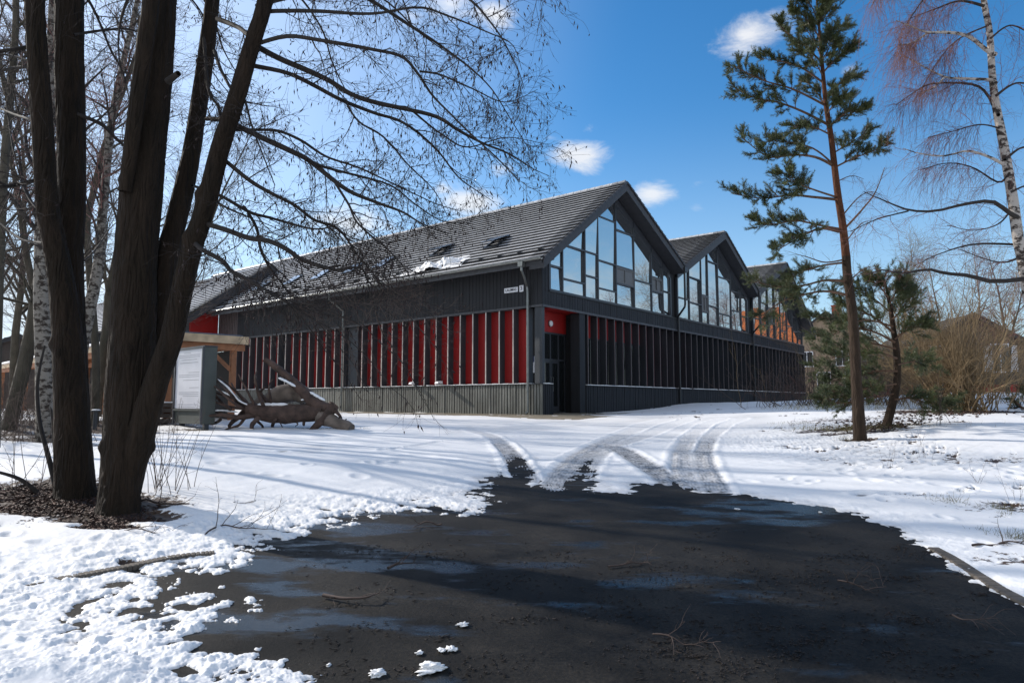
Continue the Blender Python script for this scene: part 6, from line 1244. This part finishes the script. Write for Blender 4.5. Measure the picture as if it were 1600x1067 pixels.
# loose snow lumps on the asphalt
for k, (u, v, s_) in enumerate([(a_, b_, c_ * .36) for a_, b_, c_ in [(724, 978, .07), (690, 1018, .05), (704, 1016, .07), (672, 1048, .14), (655, 1022, .05), (590, 1056, .09), (1152, 797, .05), (1368, 788, .06), (1282, 802, .05), (1515, 893, .06)]]):
    p0 = ground(u, v); b_ = bmesh_blob = None
    th = np.linspace(0, pi, 25)[:, None]; ph = np.linspace(0, 2 * pi, 41)[None, :-1]; X = np.sin(th) * np.cos(ph); Y = np.sin(th) * np.sin(ph); Z = np.cos(th) * np.ones_like(ph)
    r_ = 1 + 1.0 * fbm(X * 1.6 + k * 7, Y * 1.6 + Z * 2, .8, 5, 51 + k, .6); Vv = np.stack([X * r_ * s_ * 1.3, Y * r_ * s_, np.clip(Z * r_ * s_ * .42, -.02, 1)], -1).reshape(-1, 3); nn = 40; a = np.arange(24)[:, None]; c = np.arange(40)[None]
    Q_ = np.stack([a * nn + c, (a + 1) * nn + c, (a + 1) * nn + (c + 1) % nn, a * nn + (c + 1) % nn], -1).reshape(-1, 4)
    o = link('snow_lump', np_mesh('snow_lump', Vv, Q_, mats=[M['snowcap']], smooth=True)); o.location = tuple(p0 + A3(0, 0, .01)); o.rotation_euler = (0, 0, trng.uniform(0, 3)); tagp(o, ['knobbly snow lump alone on the asphalt', 'small snow lump left of its larger twin', 'snow lump right of its smaller twin', 'widest snow lump at the bottom edge', 'tiny snow lump above the widest one', 'snow lump at the bottom edge nearest the snow field', 'snow crumb near the end of the tyre tracks', 'snow crumb by the right end of the snow edge', 'snow crumb on the dark asphalt below the snow edge', 'snow crumb beside the right kerb'][k], 'snow lump', 'snow lumps on the asphalt')
# ------------------------------------------------------------------ light and sky
SUN_AZ, SUN_EL = radians(-62), radians(28)
sd_ = A3(sin(SUN_AZ) * cos(SUN_EL), cos(SUN_AZ) * cos(SUN_EL), sin(SUN_EL))
sl_ = bpy.data.lights.new('sun', 'SUN'); sl_.energy = 5.0; sl_.angle = radians(.8); sl_.color = (1, .94, .86)
so = bpy.data.objects.new('sun', sl_); COL.objects.link(so)
from mathutils import Vector
so.rotation_euler = Vector(sd_).to_track_quat('Z', 'Y').to_euler()
w = bpy.data.worlds.new('World'); scene.world = w; w.use_nodes = True; nt = w.node_tree; N = nt.nodes.new; L = nt.links.new
bg = nt.nodes['Background']; sky = N('ShaderNodeTexSky'); sky.sky_type = 'NISHITA'; sky.sun_disc = False; sky.sun_elevation = SUN_EL; sky.sun_rotation = SUN_AZ
sky.air_density = 1.0; sky.dust_density = .4; sky.ozone_density = 2.2; sky.altitude = 100
bg.inputs['Strength'].default_value = .11
tc = N('ShaderNodeTexCoord')
def cdir(u, v): d = ray(u, v); return d / np.linalg.norm(d)
clouds = [(cdir(1172, 54), .050, .8), (cdir(1205, 30), .035, .6), (cdir(905, 245), .046, .9), (cdir(1018, 303), .036, .9), (cdir(735, 320), .050, .95), (cdir(785, 262), .03, .6), (cdir(770, 22), .045, .75), (cdir(700, 5), .05, .7),
          (cdir(920, 200), .022, .5), (cdir(1160, 175), .02, .35), (cdir(1090, 290), .025, .35), (cdir(1330, 108), .022, .45), (cdir(690, 296), .03, .6), (cdir(550, 350), .07, .8), (cdir(520, 345), .05, .7), (cdir(860, 215), .02, .5),
          (cdir(1090, 325), .03, .4), (cdir(380, 470), .10, .8), (cdir(180, 440), .12, .8), (cdir(40, 480), .14, .9), (cdir(640, 20), .04, .5)]
nz = N('ShaderNodeTexNoise'); nz.inputs['Scale'].default_value = 15; nz.inputs['Detail'].default_value = 12; nz.inputs['Roughness'].default_value = .68; nz.inputs['Distortion'].default_value = .35; 
mpz = N('ShaderNodeMapping'); mpz.inputs['Scale'].default_value = (1, 1, 2.2); L(tc.outputs['Generated'], mpz.inputs[0]); L(mpz.outputs[0], nz.inputs['Vector'])
prev = None
for c, r_, k in clouds:
    sb = N('ShaderNodeVectorMath'); sb.operation = 'SUBTRACT'; L(tc.outputs['Generated'], sb.inputs[0]); sb.inputs[1].default_value = tuple(c)
    sc = N('ShaderNodeVectorMath'); sc.operation = 'MULTIPLY'; L(sb.outputs[0], sc.inputs[0]); sc.inputs[1].default_value = (1 / r_, 1 / r_, 1.9 / r_)
    ln = N('ShaderNodeVectorMath'); ln.operation = 'LENGTH'; L(sc.outputs[0], ln.inputs[0])
    m_ = N('ShaderNodeMapRange'); m_.inputs['From Min'].default_value = 0; m_.inputs['From Max'].default_value = 1.6; m_.inputs['To Min'].default_value = k; m_.inputs['To Max'].default_value = 0; L(ln.outputs['Value'], m_.inputs['Value'])
    if prev is None: prev = m_.outputs[0]
    else:
        mx_ = N('ShaderNodeMath'); mx_.operation = 'MAXIMUM'; L(prev, mx_.inputs[0]); L(m_.outputs[0], mx_.inputs[1]); prev = mx_.outputs[0]
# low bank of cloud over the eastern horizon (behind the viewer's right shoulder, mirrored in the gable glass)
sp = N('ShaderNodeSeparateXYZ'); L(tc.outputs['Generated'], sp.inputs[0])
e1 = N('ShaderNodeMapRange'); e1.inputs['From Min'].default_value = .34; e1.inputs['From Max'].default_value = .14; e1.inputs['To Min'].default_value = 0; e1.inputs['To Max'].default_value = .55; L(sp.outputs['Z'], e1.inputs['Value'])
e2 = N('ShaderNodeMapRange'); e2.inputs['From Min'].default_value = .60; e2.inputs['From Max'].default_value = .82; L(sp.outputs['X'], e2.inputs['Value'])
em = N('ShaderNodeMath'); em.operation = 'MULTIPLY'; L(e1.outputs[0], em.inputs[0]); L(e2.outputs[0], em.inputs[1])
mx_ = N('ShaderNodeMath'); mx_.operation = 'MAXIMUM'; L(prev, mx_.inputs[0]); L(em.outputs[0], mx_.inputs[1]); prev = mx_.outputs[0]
# unseen broken cloud added behind the viewer to make the blue fill more neutral
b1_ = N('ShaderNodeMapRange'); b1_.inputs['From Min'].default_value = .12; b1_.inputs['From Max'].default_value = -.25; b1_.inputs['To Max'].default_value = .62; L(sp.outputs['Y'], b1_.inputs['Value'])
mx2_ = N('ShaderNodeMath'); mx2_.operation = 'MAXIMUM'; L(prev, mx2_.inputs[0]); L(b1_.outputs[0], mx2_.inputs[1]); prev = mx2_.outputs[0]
ad = N('ShaderNodeMath'); ad.operation = 'ADD'; L(prev, ad.inputs[0]); L(nz.outputs['Fac'], ad.inputs[1])
cm = N('ShaderNodeMapRange'); cm.interpolation_type = 'SMOOTHSTEP'; cm.inputs['From Min'].default_value = .78; cm.inputs['From Max'].default_value = 1.32; cm.inputs['To Max'].default_value = .92; L(ad.outputs[0], cm.inputs['Value'])
mix = N('ShaderNodeMix'); mix.data_type = 'RGBA'; L(cm.outputs[0], mix.inputs[0]); hs = N('ShaderNodeHueSaturation'); hs.inputs['Saturation'].default_value = 1.36; hs.inputs['Value'].default_value = 1.65; L(sky.outputs[0], hs.inputs['Color']); L(hs.outputs[0], mix.inputs[6]); mix.inputs[7].default_value = (8.4, 8.5, 8.8, 1)
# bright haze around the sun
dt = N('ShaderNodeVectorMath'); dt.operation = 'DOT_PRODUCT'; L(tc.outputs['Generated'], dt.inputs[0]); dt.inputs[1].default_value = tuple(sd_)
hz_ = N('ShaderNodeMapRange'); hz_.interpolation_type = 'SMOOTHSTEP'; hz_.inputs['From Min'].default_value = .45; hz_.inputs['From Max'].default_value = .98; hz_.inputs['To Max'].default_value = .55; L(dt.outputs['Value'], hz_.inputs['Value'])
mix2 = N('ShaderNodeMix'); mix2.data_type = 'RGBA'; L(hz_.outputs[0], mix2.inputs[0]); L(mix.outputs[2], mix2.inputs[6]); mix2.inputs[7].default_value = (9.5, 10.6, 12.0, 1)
# pale band low over the horizon
lo_ = N('ShaderNodeMapRange'); lo_.interpolation_type = 'SMOOTHSTEP'; lo_.inputs['From Min'].default_value = .42; lo_.inputs['From Max'].default_value = .02; lo_.inputs['To Max'].default_value = .5; L(sp.outputs['Z'], lo_.inputs['Value'])
mix3 = N('ShaderNodeMix'); mix3.data_type = 'RGBA'; L(lo_.outputs[0], mix3.inputs[0]); L(mix2.outputs[2], mix3.inputs[6]); mix3.inputs[7].default_value = (5.6, 7.4, 9.0, 1)
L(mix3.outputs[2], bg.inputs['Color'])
scene.view_settings.view_transform = 'Standard'; scene.view_settings.look = 'None'; scene.view_settings.exposure = 0; scene.view_settings.gamma = 1
